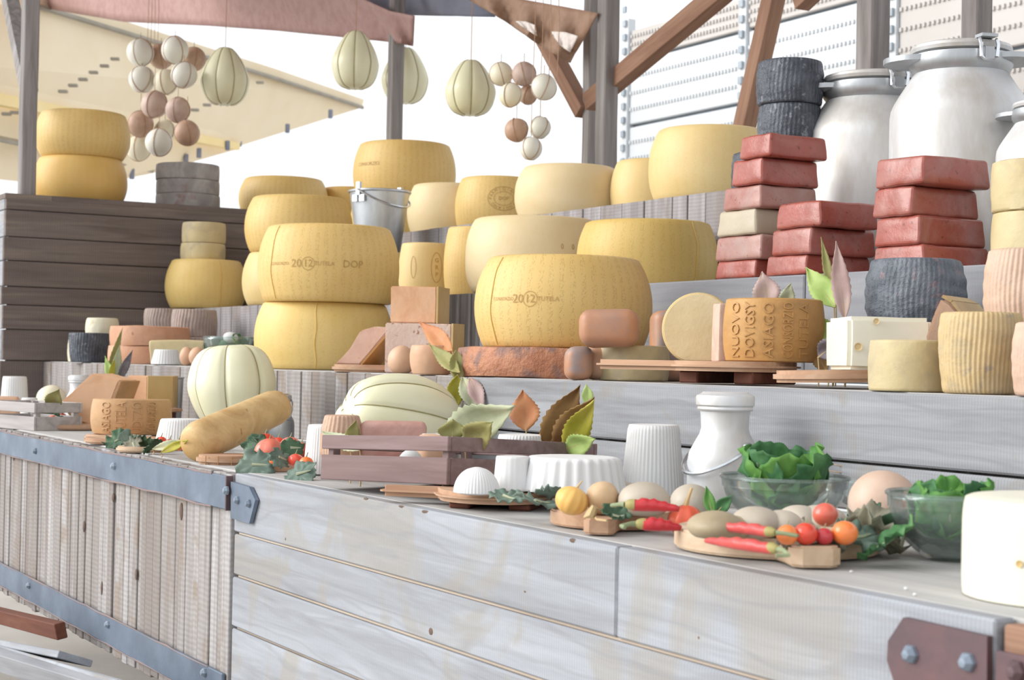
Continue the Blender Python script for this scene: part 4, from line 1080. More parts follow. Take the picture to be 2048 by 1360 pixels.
def chili(a, b, z, wpx, mat, label, bow=.1, stem_px=30, sdir=1, P=None, lift=.0):
    """pepper lying from stem end a to tip b"""
    p, q = W(onZ(*a, z+.001)), W(onZ(*b, z+.001)); k = mpp(onZ(*a, z)); r = wpx*k/2
    p.z = q.z = z+EYE+r+lift; d = q-p; L = d.length; x = d.normalized(); y = Vector((-x.y, x.x, 0))
    pts = [Vector(x*(L*t)+y*(bow*L*math.sin(PI*t))) for t in np.linspace(0, 1, 14)]
    rad = [r*(.75+.25*min(1, t*6))*(1-max(0, t-.35)**1.4*1.15) for t in np.linspace(0, .97, 14)]
    rad = [max(v*(1+.1*math.sin(i*2.3)), .0012) for i, v in enumerate(rad)]
    pts = [Vector((u.x, u.y, u.z-(r-ra)*.8)) for u, ra in zip(pts, rad)]
    o = link('chili_pepper', MB().tube(pts, rad, 12).me(True, 80), mat, None, p); setp(o, label, 'pepper')
    sl = stem_px*k
    c = link('calyx', MB().tube([x*.005, -x*.001, -x*.006, -x*.009], [r*.9, r*.88, r*.7, r*.45], 10).me(), 'stem_yellow', o)
    link('stem', MB().tube([-x*.01, -x*(sl*.5)+y*sl*.08*sdir, -x*sl*.9+y*sl*.3*sdir+Vector((0, 0, -r*.3)), -x*sl*.75+y*sl*.55*sdir+Vector((0, 0, -r*.4))], [r*.42, r*.36, r*.33, r*.3], 8).me(), 'stem_green', o)
    return o
def bowl(px, py, rpx, H_px, label, z, rb=.5, P=None, step=.2):
    P = onZ(px, py, z) if P is None else P
    k = mpp(P); R = rpx*k; H = H_px*k; th = .004
    out = [(0, 0), (R*rb*.8, 0)]
    for i in range(1, 13):
        t = i/12; out.append((R*.955*(rb*.8+(1-rb*.8)*math.sin(t*PI/2)**.8), H*(1-step)*t))
    out += [(R*.985, H*(1-step)), (R*.99, H*(1-step*.5)), (R, H*.985), (R*.99, H)]
    inn = [(max(r-th, 0) if r > 0 else 0, zz_+(th if i < 6 else 0)) for i, (r, zz_) in enumerate(out)]
    o = link('glass_bowl', MB().lathe(out+inn[::-1], 64).me(True, 50), 'glass', None, W(P)); setp(o, label, 'bowl')
    mb = MB().tube([(R*.995*math.cos(q), R*.995*math.sin(q), H) for q in np.linspace(0, 2*PI, 56, endpoint=False)], .0035, 6, True)
    link('rim', mb.me(), 'glass', o)
    return P, R, H

# ================================================================== LOWEST STEP: SMALL CHEESES
TH = facing
# -- far left group
P = spotY(186, 2.2, Z1)
zt = ridged(136, 236, 680, 726, P, 'pale cheese mostly hidden behind the small blue-black cheese', 'cream_rind', 20, .004, .96, .96)
P = spotY(204, 2.2, zt); ridged(170, 236, 639, 681, P, 'small cream cheese with grey mould spots against the dark box', 'cream_rind', 14, .004, .9, .9)
P = spotY(177, 2.09, Z1); ridged(138, 216, 667, 726, P, 'small blue-black ridged cheese at the left end of the step', 'black_rind', 40, .012, .98, .86, mid=.8)
P = spotY(298, 2.24, Z1); zt = wheel('or0', 217, 378, 690, 726, 2.24, Z1, 'lower of two flat terracotta cheeses at the left', 'terracotta', .98, .98, lump=.02)
wheel('or1', 221, 378, 650, 690, 2.24, zt, 'upper of two flat terracotta cheeses at the left', 'terracotta', .98, .97, lump=.02)
P = spotY(390, 2.5, Z1); zt = ridged(340, 436, 672, 726, P, 'brown ridged cheese at the bottom of the back pair, in shadow', 'brown_ridged', 40, .012, .96, .96)
P = spotY(388, 2.5, zt); ridged(343, 433, 618, 674, P, 'grey-brown ridged cheese, right of the back pair', 'brown_ridged', 40, .015, .94, .98)
P = spotY(320, 2.5, Z1); zt = ridged(272, 362, 655, 726, P, 'lower ridged cheese hidden behind the terracotta pair', 'brown_ridged', 40, .012, .96, .96)
P = spotY(330, 2.5, zt); ridged(289, 372, 618, 656, P, 'grey-brown ridged cheese, left of the back pair', 'brown_ridged', 40, .015, .94, .98)
rblock(357, 108, 677, 727, 2.22, Z1, .09, 'crumbly pale yellow slab of cheese behind the white cone', 'mould_yellow', jig=.012, bev=.1, sub=2, name='slab_cheese')
P = spotY(332, 2.12, Z1); cone(302, 362, 697, P, 31, .75, 'small white ricotta cone on the step left of the glass bowl', n=30)
egg(372, 708, 14, 19, Z1, 'left of two little tan round cheeses beside the glass bowl', 'smoked_pale', 'round_cheese', P=spotY(373, 2.12, Z1))
egg(392, 708, 17, 19, Z1, 'right of two little tan round cheeses beside the glass bowl', 'smoked_pale', 'round_cheese', P=spotY(394, 2.14, Z1))
Pb = spotY(460, 2.3, Z1); Pb, Rb_, Hb_ = bowl(460, 0, 54, 58, 'small glass bowl of greens behind the standing ribbed cheese', Z1, P=Pb)
for i, (dx, dz, r, m_) in enumerate([(-.05, .07, .05, 'herb'), (.03, .085, .05, 'lettuce_dark'), (.08, .07, .045, 'herb'), (0, .06, .055, 'lettuce_dark')]):
    ruffle(Pb+cr*dx+np.array([0, 0, dz]), r, (.9, .2*i, ROT_R+i), m_, ['grey-green leaf at the left of the small glass bowl', 'bright green leaf right of the white egg in the small bowl', 'grey-green leaf at the right of the small glass bowl', 'green leaf at the bottom of the small glass bowl'][i], seed=i+30)
egg(447, 655, 15, 11, Z1, 'white egg-shaped cheese lying on the greens of the small bowl', 'ricotta', 'egg_cheese', P=Pb-cf*.0+np.array([0, 0, 0])).location.z = EYE+Z1+.115

# -- orange wedges in the middle left
wl = mpp(spotY(790, 2.2, Z1))
board(732, 0, 74, .022, Z1, .3, 0, 0, 'round wooden board under the leaning orange wedge', feet=0, P=spotY(738, 2.17, Z1))
Pw = spotY(722, 2.17, Z1+.022)
prof_slab([(672, 727), (702, 694), (722, 660), (752, 650), (781, 655), (722, 727)], Pw, .1, 'pale orange cut wedge leaning on the round board', 'paste_pink', .05, (4,), 'rind_brown')
zt = Z1
Pb1 = spotY(842, 2.26, Z1)
wedge([(-.1, -.07), (.1, -.07), (.125, .0), (.12, .08), (-.1, .08)], .15, Pb1, -.1, 'crumbly holed block of cheese under the orange block', 'paste_holes', rind_edges=(1,), rind_mat='rind_olive_plain')
Pb2 = spotY(838, 2.27, Z1+.152)
wedge([(-.078, -.06), (.062, -.06), (.078, .06), (-.07, .06)], .11, Pb2, -.12, 'orange cut block of cheese on top of the holed block', 'paste_orange', rind_edges=(1,), rind_mat='rind_olive_plain')
P = spotY(803, 2.1, Z1); egg(800, 0, 28, 30, Z1, 'left peach-coloured rounded cheese below the holed block', 'smoked_pale', 'round_cheese', P=P, flat=.15)
P = spotY(862, 2.09, Z1); ridged(822, 908, 693, 752, P, 'peach-coloured drum cheese below the orange leaf', 'smoked_pale', 8, .003, .9, .84, mid=.6, name='drum_cheese')
# -- smoked loaves round the near wheel
rblock(1157, 54, 690, 756, 2.1, Z1, .08, 'small smoked brown loaf beside the rough orange slab', 'smoked', .1, .35)
rblock(1203, 76, 689, 757, 2.17, Z1, .07, 'rounded smoked loaf left of the pale flat cheese', 'smoked_pale', .2, .4)
zt = Z1+66*mpp(spotY(1203, 2.12, Z1))
rblock(1217, 118, 613, 690, 2.13, zt, .10, 'smoked brown loaf lying on top of two others before the big wheel', 'smoked', -.15, .32)
rblock(1345, 90, 618, 757, 2.4, Z1, .10, 'smoked loaf in the shade behind the cut pale wheel', 'smoked', .1, .25)
P = spotY(1264, 2.24, Z1); ridged(1190, 1338, 690, 760, P, 'pale yellow flat cheese behind the wooden handle', 'mould_yellow', 10, .002, .94, .96, name='flat_cheese')
# -- cut wheels on the long board
Yb_ = 2.2
Pbd = spotY(1470, Yb_, Z1+.03)
bdl = board(0, 0, 130, .022, Z1+.028, 2.09, 260, 42, 'long-handled round wooden board under the cut wheels', feet=.026, P=Pbd, tip=spotY(1200, 2.085, Z1+.03), rnd=.4)
zb_ = Z1+.05
P = spotY(1396, 2.24, zb_); k = mpp(P)
t = empty('cut_cheese', W(P), 'cut half wheel showing its pale yellow round face', 'cheese', (0, 0, ROT_R-.12))
Rw = 72*k
mb = MB(); mb.lathe([(0, -.055), (Rw*.97, -.055), (Rw, -.045), (Rw, .045), (Rw*.97, .055), (0, .055)], 64, axis=Matrix.Rotation(PI/2, 3, 'X')); mb.v = [(x, y, max(z, -Rw*.88)+Rw*.88) for x, y, z in mb.v]
link('rind', mb.me(True, 40), 'rind_pale', t)
mb = MB(); mb.lathe([(0, .0551), (Rw*.95, .0551), (Rw*.94, .058), (0, .0585)], 64, axis=Matrix.Rotation(PI/2, 3, 'X')); mb.v = [(x, y, max(z, -Rw*.86)+Rw*.88) for x, y, z in mb.v]
link('cut_face', mb.me(True, 40), 'paste_yellow', t)
# brown embossed half wheel
def emb_wheel(px, wpx, Hpx, Y, z, label, mat, lines, P=None, th_c=0, lt=.0, cut=True, cutmat='paste_holes', span=1.25):
    P = spotY(px, Y, z) if P is None else P; k = mpp(P); R = wpx*k/2; H = Hpx*k
    pr, rf = barrel(R, H, .94, .93, n=12, edge=.05)
    t = empty('embossed_cheese', W(P), label, 'cheese', (0, 0, 0)); f0 = facing(P)+th_c
    a0, a1 = f0-span, f0+span; N = 40; v = []; f = []
    for i in range(N+1):
        a = a0+(a1-a0)*i/N
        for r, zz_ in pr[2:-2]: v.append((r*math.cos(a), r*math.sin(a), zz_))
    K = len(pr)-4
    for i in range(N):
        for j in range(K-1): f.append((i*K+j, (i+1)*K+j, (i+1)*K+j+1, i*K+j+1))
    c0 = len(v); xx = math.cos(span)*R
    cx, cy = xx*math.cos(f0), xx*math.sin(f0)
    f.append(tuple([i*K for i in range(N+1)])[::-1]); f.append(tuple(i*K+K-1 for i in range(N+1)))
    link('rind', mesh(v, f, True, 40), mat, t)
    # cut face
    vv = [(r*math.cos(a0), r*math.sin(a0), zz_) for r, zz_ in pr[2:-2]]+[(r*math.cos(a1), r*math.sin(a1), zz_) for r, zz_ in pr[2:-2]][::-1]
    link('cut_face', mesh(vv, [tuple(range(len(vv)))], False), cutmat, t)
    items = []
    for txt, u in lines:
        tv, tf_ = text_me(txt, 30*k)
        wd = max(a for a, b in tv)-min(a for a, b in tv); sc = min(1.25, H*.86/wd)
        items.append((tr2(tv, u*k, 0, PI/2, sc, 1), tf_))
    wrap(t, items, rf, H, f0-th_c+lt, H/2, mat, 'embossed_lettering', .0004, .0022)
    return t
emb_wheel(1545, 205, 125, 2.26, zb_, 'brown rind half wheel embossed with ASIAGO on the long board', 'rind_brown', [('NUOVO', -80), ('DOVIGSY', -46), ('ASIAGO', -8), ('CONSORZIO', 30), ('TUTELA', 64)], th_c=.12, span=1.42)
rblock(1446, 34, 622, 738, 2.19, zb_, .05, 'narrow pinkish cut piece between the pale face and the brown rind', 'paste_pink', .2, .1, 2, .003, name='cut_piece')
board(0, 0, 118, .024, Z1+.012, PI*.98, 0, 0, 'wooden board under the white holed cheese', P=spotY(1665, 2.2, Z1), tilt=(0, .03), strips=4)
# -- white square cheese, yellow drum, basket cheeses on the right
P = spotY(1752, 2.26, Z1+.037); k = mpp(P)
t = wedge([(-80*k, -.07), (82*k, -.09), (82*k, .06), (-80*k, .08)], 104*k, P, .1, 'white square cheese with a round hole', 'butter_white', bev=.008)
for (x, z_, r) in ((-.062, .045, .0065), (-.028, .095, .005), (-.02, .022, .004)):
    link('hole', MB().lathe([(0, 0), (r*.8, -.0005), (r, .002), (r*1.25, .0026)], 14).me(), 'paste_yellow', t, (x, -.0765-.0075*(x+.075)/.08, z_), (PI/2, 0, -.1))
P = spotY(1818, 2.13, Z1); ridged(1737, 1899, 682, 784, P, 'yellow drum cheese with a brown stain on the step edge', 'mould_yellow', 10, .002, .95, .97, name='drum_cheese')
P = spotY(1960, 2.14, Z1); zt = ridged(1879, 2043, 628, 790, P, 'tall yellow basket-moulded cheese at the step edge', 'basket_yellow', 52, .012, .93, .86, mid=.72, rings=.008)
P = spotY(2108, 2.12, Z1); ridged(2027, 2190, 640, 788, P, 'tan basket-moulded cheese cut off by the right picture edge', 'basket_pink', 52, .012, .9, .9, rings=.008)
P = spotY(2050, 2.33, Z1); zt2 = ridged(1965, 2135, 640, 775, P, 'hidden basket cheese carrying the pink one at the right', 'basket_yellow', 48, .01, .95, .95)
P = spotY(2052, 2.33, zt2); ridged(1969, 2135, 490, 642, P, 'pink-tan basket-moulded cheese raised at the right edge', 'basket_pink', 50, .012, .86, .9, rings=.012)
P = spotY(1835, 2.5, Z1); zt = ridged(1740, 1930, 640, 758, P, 'lower black cheese under the big grey-black one', 'black_rind', 46, .01, .96, .96)
P = spotY(1830, 2.5, zt); ridged(1731, 1929, 506, 645, P, 'big grey-black wrinkled cheese below the right red stack', 'grey_rind', 60, .007, .86, .86, rings=.018)
P = spotY(1905, 2.3, Z1+.0); k = mpp(P)
rblock(1915, 110, 690, 760, 2.32, Z1, .1, 'beige base cheese under the beige wedge', 'basket_pink', 0, .1, name='slab_cheese')
P = spotY(1900, 2.32, Z1+72*k)
prof_slab([(1830, 662), (1845, 615), (1862, 580), (1880, 590), (1905, 620), (1932, 640), (1938, 692), (1835, 692)], P, .14, 'beige cheese wedge leaning against the black cheese', 'basket_pink', .09, (2, 3, 4), 'basket_yellow', bev=.006)

# leaves on the step
for a, b, Y, w, m_, lb in [
    ((905, 702), (838, 643), 2.1, 36, 'leaf_orange', 'orange dry leaf leaning on the holed cheese block'),
    ((920, 745), (858, 688), 2.04, 30, 'leaf_olive', 'olive dry leaf across the peach drum cheese'),
    ((912, 700), (918, 775), 2.05, 30, 'leaf_olive', 'olive leaf by the end of the rough orange slab'),
    ((915, 750), (905, 830), 2.03, 34, 'leaf_yellow', 'yellow-green leaf hanging over the step edge'),
    ((925, 755), (955, 825), 2.03, 36, 'leaf_pale', 'pale grey leaf hanging over the step edge'),
    ((940, 755), (968, 820), 2.03, 30, 'leaf_pink', 'pinkish leaf hanging rightmost over the step edge'),
    ((1540, 620), (1524, 543), 2.42, 52, 'leaf_pink', 'broad pinkish leaf standing behind the brown wheel'),
    ((1568, 618), (1582, 566), 2.42, 30, 'leaf_pale', 'small pale leaf standing behind the brown wheel'),
    ((1672, 615), (1612, 535), 2.36, 48, 'leaf_green', 'bright yellow-green leaf left of the black cheese'),
    ((1690, 640), (1672, 482), 2.34, 36, 'leaf_pink', 'long pink leaf pointing up beside the black cheese'),
    ((1668, 600), (1642, 474), 2.4, 18, 'leaf_olive', 'thin olive leaf pointing up before the red blocks'),
    ((1665, 690), (1632, 628), 2.33, 40, 'leaf_green', 'green leaf behind the edge of the brown wheel'),
    ((1690, 700), (1660, 640), 2.3, 40, 'leaf_pink', 'faded leaf left of the white holed cheese'),
    ((1636, 715), (1690, 672), 2.26, 42, 'leaf_plum', 'grey-plum leaf touching the white holed cheese'),
    ((1655, 745), (1622, 690), 2.3, 30, 'leaf_brown', 'brown curled leaf at the end of the brown wheel')]:
    leaf(a, b, Y, w, m_, lb, zs=Z1 if Y > Y1 else None)

# ================================================================== ON THE WORKTOP
CT = ZC
# -- standing and lying ribbed provolone
P = onZ(470, 828, CT); P = spotY(470, 1.78, CT); k = mpp(P)
provolone(P+np.array([0, 0, 0]), 86*k, 196*k, 'big ribbed cream provolone standing on the worktop', (.05, -.04, .0), ph=.35, up=1.0, sh=.5, depth=.075, cordr=.0016, n=7, dn=.66)
P = spotY(800, 1.85, CT); k = mpp(P); Rr = 90*k
Pp = P+np.array([0, 0, Rr*.97])
ax = Vector(cr)*-.8+Vector((0, 0, .22))+Vector(cf)*-.5
o = provolone(Pp, Rr*1.02, 238*k, 'big ribbed cream provolone lying behind the brown crate', ax.to_track_quat('Z', 'Y').to_euler(), ph=.2, up=.9, sh=.55, depth=.06, center=True, cordr=.0016)
P = spotY(735, 1.94, CT); k = mpp(P)
provolone(P+np.array([0, 0, 55*k]), 58*k, 140*k, 'second lying provolone hidden behind the first by the white cone', (Vector(cr)*-.8+Vector((0, 0, .2))+Vector(cf)*.5).to_track_quat('Z', 'Y').to_euler(), ph=.1, up=.95, center=True, mat='provolone')

# -- far left corner group
def oc(px, py, z=CT): return onZ(px, py, z)
P = spotY(28, 1.72, CT); cone(0, 56, 757, P, 72, .82, 'white ricotta cone at the far left edge', n=34)
rblock(50, 90, 795, 830, 1.6, CT, .1, 'beige rind piece behind the grey crate', 'beige_ridged', .3, .2, name='rind_piece')
egg(100, 0, 30, 30, CT, 'cream rounded cheese behind the small milk can', 'ball_cream', 'round_cheese', P=spotY(102, 1.85, CT), flat=.1)
P = spotY(58, 1.5, CT); cone(40, 78, 795, P, 52, .8, 'small white ricotta cone inside the grey crate', n=26)
rblock(8, 60, 800, 850, 1.46, CT, .06, 'pinkish cheese piece at the left picture edge', 'smoked_pale', .2, .25)
# grey crate
def crate(P, rot, a, b, h, mat, label, rail=(.0, .5, .64, 1.0), th=.009):
    """slatted crate; corner at P, side a along -x, side b along +y"""
    t = empty('slatted_crate', W(P), label, 'crate', rot)
    for z0, z1 in ((rail[0]*h, rail[1]*h), (rail[2]*h, rail[3]*h)):
        for nm, c, d in (('slat', (-a/2, th/2, (z0+z1)/2), (a, th, z1-z0)), ('slat', (-a/2, b-th/2, (z0+z1)/2), (a, th, z1-z0)), ('slat', (-th/2, b/2, (z0+z1)/2), (th, b-2*th-.001, z1-z0)), ('slat', (-a+th/2, b/2, (z0+z1)/2), (th, b-2*th-.001, z1-z0))):
            link(nm, rbox_me(d, .0015), mat, t, c)
    for x in (-th-.01, -a+th+.01):
        for y in (th+.01, b-th-.01): link('corner_batten', rbox_me((.018, .018, h*.98), .001), mat, t, (x, y, h*.49))
    for i in range(5): link('floor_slat', rbox_me((a/5.4, b-2*th, .006), .001), mat, t, (-a*(i+.5)/5, b/2, .006))
    return t
k = mpp(oc(70, 862))
crate(onZ(68, 862, CT), (0, 0, .25), 120*k*1.6, .18, 56*k, 'crate_wood_grey', 'small grey slatted crate at the far left')
leaf((100, 815), (118, 778), 1.45, 32, 'leaf_olive', 'olive green leaf standing beside the small milk can')
def small_can(px, py, wpx, hpx, label, P=None, handle=True, z=CT, mat='aluminium', hang=-1):
    P = onZ(px, py, z) if P is None else P; k = mpp(P); R = wpx*k/2; H = hpx*k
    t = empty('small_milk_can', W(P), label, 'milk can', (0, 0, facing(P)))
    link('body', MB().lathe([(0, 0), (R*.97, 0), (R, .02*H), (R, .38*H), (R*.96, .46*H), (R*.8, .56*H), (R*.68, .63*H), (R*.64, .68*H), (R*.66, .8*H), (R*.68, .84*H), (0, .84*H)], 56).me(True, 45), mat, t)
    link('lid', MB().lathe([(0, .835*H), (R*.73, .835*H), (R*.76, .85*H), (R*.74, .87*H), (R*.79, .885*H), (R*.8, .95*H), (R*.77, .97*H), (R*.66, .985*H), (R*.6, 1.0*H), (0, 1.0*H)], 56).me(True, 35), mat, t)
    if handle:
        for s_ in (-1, 1):
            mb = MB(); mb.lathe([(0, 0), (.012*R/.08, .0), (.012*R/.08, .006), (0, .01)], 10)
            a = .75 if s_ > 0 else .75+PI
            link('handle_lug', mb.me(), 'aluminium_dark', t, (R*.86*math.cos(a-1.1*0+PI/2*0), R*.86*math.sin(a), .52*H), (PI/2, 0, a+PI/2))
        pts = []
        for i in range(25):
            q = PI*i/24; u = Vector((math.cos(.75), math.sin(.75), 0))*R*1.0*math.cos(q)
            w_ = Vector((math.cos(.75-PI/2), math.sin(.75-PI/2), -.62)) if hang < 0 else Vector((math.cos(.75+PI/2)*.5, math.sin(.75+PI/2)*.5, .9))
            pts.append(Vector((0, 0, .53*H))+u+w_.normalized()*R*1.42*math.sin(q))
        link('wire_handle', MB().tube(pts, .0035*R/.08+.0006, 6).me(), 'steel', t)
    return t
small_can(155, 0, 56, 92, 'tiny aluminium milk can at the left end', P=spotY(157, 1.75, CT))
# big orange wedge and embossed wheel on the left board
board(150, 853, 78, .016, CT+.003, PI, 0, 0, 'flat wooden board with dark greens at the left', P=spotY(150, 1.55, CT+.003))
board(230, 0, 80, .016, CT+.003, 2.3, 70, 30, 'wooden board with rounded handle under the embossed tan wheel', P=spotY(250, 1.44, CT+.003))
P = spotY(205, 1.66, CT+.0); k = mpp(P)
prof_slab([(127, 808), (160, 778), (190, 748), (245, 762), (232, 800), (188, 852), (150, 838)], P+np.array([0, 0, .012]), .12, 'big orange speckled cheese wedge leaning at the left', 'paste_orange', .04, (3, 5), 'rind_tan_letter', bev=.005)
emb_wheel(262, 160, 70, 1.5, CT+.02, 'tan half wheel with embossed upright letters on the left board', 'rind_tan_letter', [('ASIAGO', -52), ('TUTELA', -20), ('UDTZO', 12), ('CONSORZIO', 42)], P=spotY(262, 1.52, CT+.02), span=1.45, cutmat='paste_orange')
P = spotY(303, 1.87, CT); k = mpp(P)
board(345, 0, 46, .012, CT+.06, 0, 0, 0, 'small wooden board carrying the cut yellow block', P=spotY(318, 1.87, CT+.04), feet=.038)
wedge([(-44*k, -.05), (-2*k, -.07), (42*k, -.02), (40*k, .07), (-40*k, .07)], 62*k, spotY(304, 1.87, CT+.073), 0, 'cut block with peach face and olive rind at the left', 'paste_orange', rind_edges=(1, 2), rind_mat='rind_olive_plain')
P = spotY(355, 1.98, CT); k = mpp(P)
setp(link('metal_tumbler', MB().lathe([(0, 0), (6*k, 0), (7*k, 5*k), (10*k, 95*k), (12*k, 97*k), (11*k, 99*k), (9*k, 97*k), (0, 94*k)], 24).me(True, 40), 'aluminium_dark', None, W(P)), 'dark tapered metal tumbler behind the cut yellow block', 'tumbler')
rblock(335, 66, 800, 838, 1.62, CT, .08, 'pink cured piece between embossed wheel and white cone', 'ham_pink', .3, .35, name='cured_piece')
P = spotY(385, 1.72, CT); k = mpp(P)
setp(link('white_dish', MB().lathe([(0, 0), (20*k, 0), (34*k, 30*k), (36*k, 31*k), (34*k, 32*k), (20*k, 5*k), (0, 4*k)], 32).me(True, 40), 'ricotta', None, W(P)), 'small white dish behind the white ricotta cone', 'dish')
P = spotY(362, 1.5, CT+.014); cone(308, 412, 812, P, 52, .78, 'wide white ricotta cone behind the small tomatoes', n=50)
board(275, 890, 52, .014, CT, 0, 0, 0, 'small round wood slice at the worktop edge', 'board_wood_pale', P=spotY(285, 1.375, CT+.0))
def tomato(px, py, r, z, mat, label, P=None, squash=.92, lobe=(0, 0), stem=('stem_green', .01)):
    r *= 1.1
    P = onZ(px, py+r*.9, z) if P is None else P
    return egg(px, py, r, r*squash, z, label, mat, 'tomato', P=P, jig=.01, stem=stem, cat='tomato', lobe=lobe)
for px, py, r, m_, lb in [(322, 864, 11, 'tomato_red', 'small red tomato at the left of the trio by the white cone'), (339, 864, 10, 'tomato_dark', 'small dark red tomato in the middle of the trio by the white cone'), (357, 863, 11, 'tomato_orange', 'small orange tomato at the right of the trio by the white cone')]:
    tomato(px, py, r, CT+.014, m_, lb, P=spotY(px, 1.4, CT+.014))
for i, (px, py, Y, r, m_) in enumerate([(235, 868, 1.36, .04, 'herb'), (258, 858, 1.38, .038, 'herb_grey'), (285, 868, 1.37, .038, 'herb'), (305, 872, 1.36, .03, 'herb'), (268, 875, 1.345, .03, 'herb_dull')]):
    ruffle(spotY(px, Y, CT+.02), r, (.8, .3*i-.5, ROT_R+i*1.3), m_, ['leftmost dark leaf before the embossed tan wheel', 'upright grey-green leaf before the embossed tan wheel', 'dark leaf beside the pink cured piece', 'small dark leaf under the tomato trio', 'dull leaf lying on the round wood slice'][i], name='herb_leaf', seed=i, lobes=.15, cup=.12, ruf=.34)
for i, (px, Y, r, m_) in enumerate([(82, 1.5, .045, 'herb'), (104, 1.52, .04, 'herb'), (125, 1.5, .045, 'herb')]):
    ruffle(spotY(px, Y, CT+.03), r, (.8, .4-.3*i, ROT_R+i*1.1), m_, ['left dark leaf touching the grey crate', 'dark leaf behind the dried berries', 'right dark leaf below the orange wedge'][i], name='herb_leaf', seed=i+9, lobes=.15, cup=.12, ruf=.34)
tomato(123, 0, 9, CT+.02, 'tomato_red', 'single red tomato on the flat board beside the grey crate', P=spotY(124, 1.53, CT+.03))
egg(103, 0, 9, 7, CT+.02, 'small dried red berry cluster on the flat board', 'tomato_pink', 'dried_berry', P=spotY(104, 1.49, CT+.03), cat='berry', jig=.1)
for a, b, Y, w, m_, lb in [((305, 898), (372, 882), 1.345, 18, 'leaf_pale', 'grey willow leaf at the worktop edge beside the log'), ((322, 905), (376, 880), 1.335, 16, 'leaf_yellow', 'yellow-green leaf tucked under the log-shaped cheese'),
                           ((215, 760), (245, 655), 1.9, 14, 'leaf_olive', 'slender olive leaf standing tallest left of the cut block'), ((225, 765), (210, 712), 1.88, 16, 'leaf_green', 'light green leaf sprouting above the orange wedge'), ((228, 766), (240, 690), 1.9, 18, 'leaf_pale', 'pale leaf in the sprig above the orange wedge'), ((220, 762), (229, 718), 1.86, 12, 'leaf_yellow', 'yellow leaf in the sprig above the orange wedge'), ((236, 764), (265, 700), 1.92, 16, 'leaf_plum', 'grey leaf leaning right in the sprig above the wedge')]:
    leaf(a, b, Y, w, m_, lb, zs=CT)
# -- log-shaped cheese, leaning
p0, p1 = onY(394, 884, 1.37), onY(548, 816, 1.66)
d = Vector(p1-p0); L = d.length; R = 41*mpp(p0)
mb = MB().lathe([(0, -.022), (R*.7, -.018), (R*.92, -.006), (R*1.0, .012), (R*1.03, L*.3), (R*1.0, L*.65), (R*.96, L-.005), (R*.9, L+.014), (R*.7, L+.024), (0, L+.026)], 40).jig(.004, 9)
setp(link('log_cheese', mb.me(True, 70), 'loaf', None, W(p0), d.to_track_quat('Z', 'Y').to_euler()), 'golden log-shaped cheese leaning diagonally over the worktop edge', 'cheese')
small_can(555, 0, 64, 100, 'grey metal canister with raised wire handle behind the log', P=spotY(556, 1.9, CT), mat='zinc', hang=1)
# -- tomatoes and greens in the wooden tray
board(450, 928, 62, .022, CT, 0, 0, 0, 'round wooden board under the log-shaped cheese', P=spotY(455, 1.42, CT+.0), strips=3)
def box_tray(P, w, d, h, rz, label):
    t = empty('wooden_tray', W(P), label, 'tray', (0, 0, ROT_R+rz))
    link('tray_base', rbox_me((w, d, .01), .002), 'board_wood', t, (0, 0, .005))
    for c, s_ in (((0, -d/2, h/2), (w, .01, h)), ((0, d/2, h/2), (w, .01, h)), ((-w/2, 0, h/2), (.01, d-.011, h)), ((w/2, 0, h/2), (.01, d-.011, h))): link('tray_side', rbox_me(s_, .002), 'board_wood', t, c)
P = spotY(572, 1.47, CT); k = mpp(P)
box_tray(P, 120*k, .12, 26*k, .35, 'low wooden tray holding red tomatoes and greens')
for px, py, r, Y, z, m_, lb in [(538, 893, 27, 1.43, .015, 'tomato_pink', 'big ribbed pink-red tomato at the front of the tray'), (530, 868, 20, 1.5, .03, 'tomato_red', 'red tomato behind the big ribbed one in the tray'), (580, 873, 19, 1.52, .03, 'tomato_pink', 'round pink-red tomato at the back of the tray'), (556, 866, 14, 1.56, .03, 'tomato_red', 'small red tomato at the very back of the tray'), (602, 878, 16, 1.5, .03, 'tomato_pink', 'pink-red tomato at the right end of the tray'), (591, 907, 14, 1.42, .02, 'tomato_red', 'small red tomato at the front right of the tray'), (612, 908, 13, 1.415, .02, 'tomato_orange', 'small orange tomato beside the white cone'), (548, 905, 9, 1.4, .02, 'tomato_orange', 'tiny orange tomato under the big ribbed one')]:
    tomato(px, py, r, CT+z, m_, lb, P=spotY(px, Y, CT+z), lobe=(5, .12) if r > 25 else (0, 0), squash=.85)
for i, (px, Y, z, r, m_, lb) in enumerate([(497, 1.4, .03, .038, 'herb', 'dark green leaf at the left end of the tomato tray'), (512, 1.37, .008, .045, 'herb_grey', 'crinkled grey-green leaf draped over the tray front, left'), (560, 1.385, .03, .028, 'herb_grey', 'small grey-green leaf right of the big ribbed tomato'), (600, 1.38, .004, .038, 'herb_grey', 'crinkled grey-green leaf draped over the tray front, right'), (585, 1.46, .045, .03, 'herb', 'dark leaf between the tomatoes of the tray'), (510, 1.46, .04, .034, 'herb', 'dark leaf behind the log at the tomato tray')]):
    ruffle(spotY(px, Y, CT+z+.01), r, (1.1, .3*(i % 3)-.3, ROT_R+(i*.9) % 2-1), m_, lb, name='herb_leaf', seed=i+20, lobes=.16, cup=-.08, ruf=.34)
P = spotY(650, 1.5, CT); cone(606, 694, 813, P, 100, .8, 'tall white ricotta cone left of the brown crate', n=44)
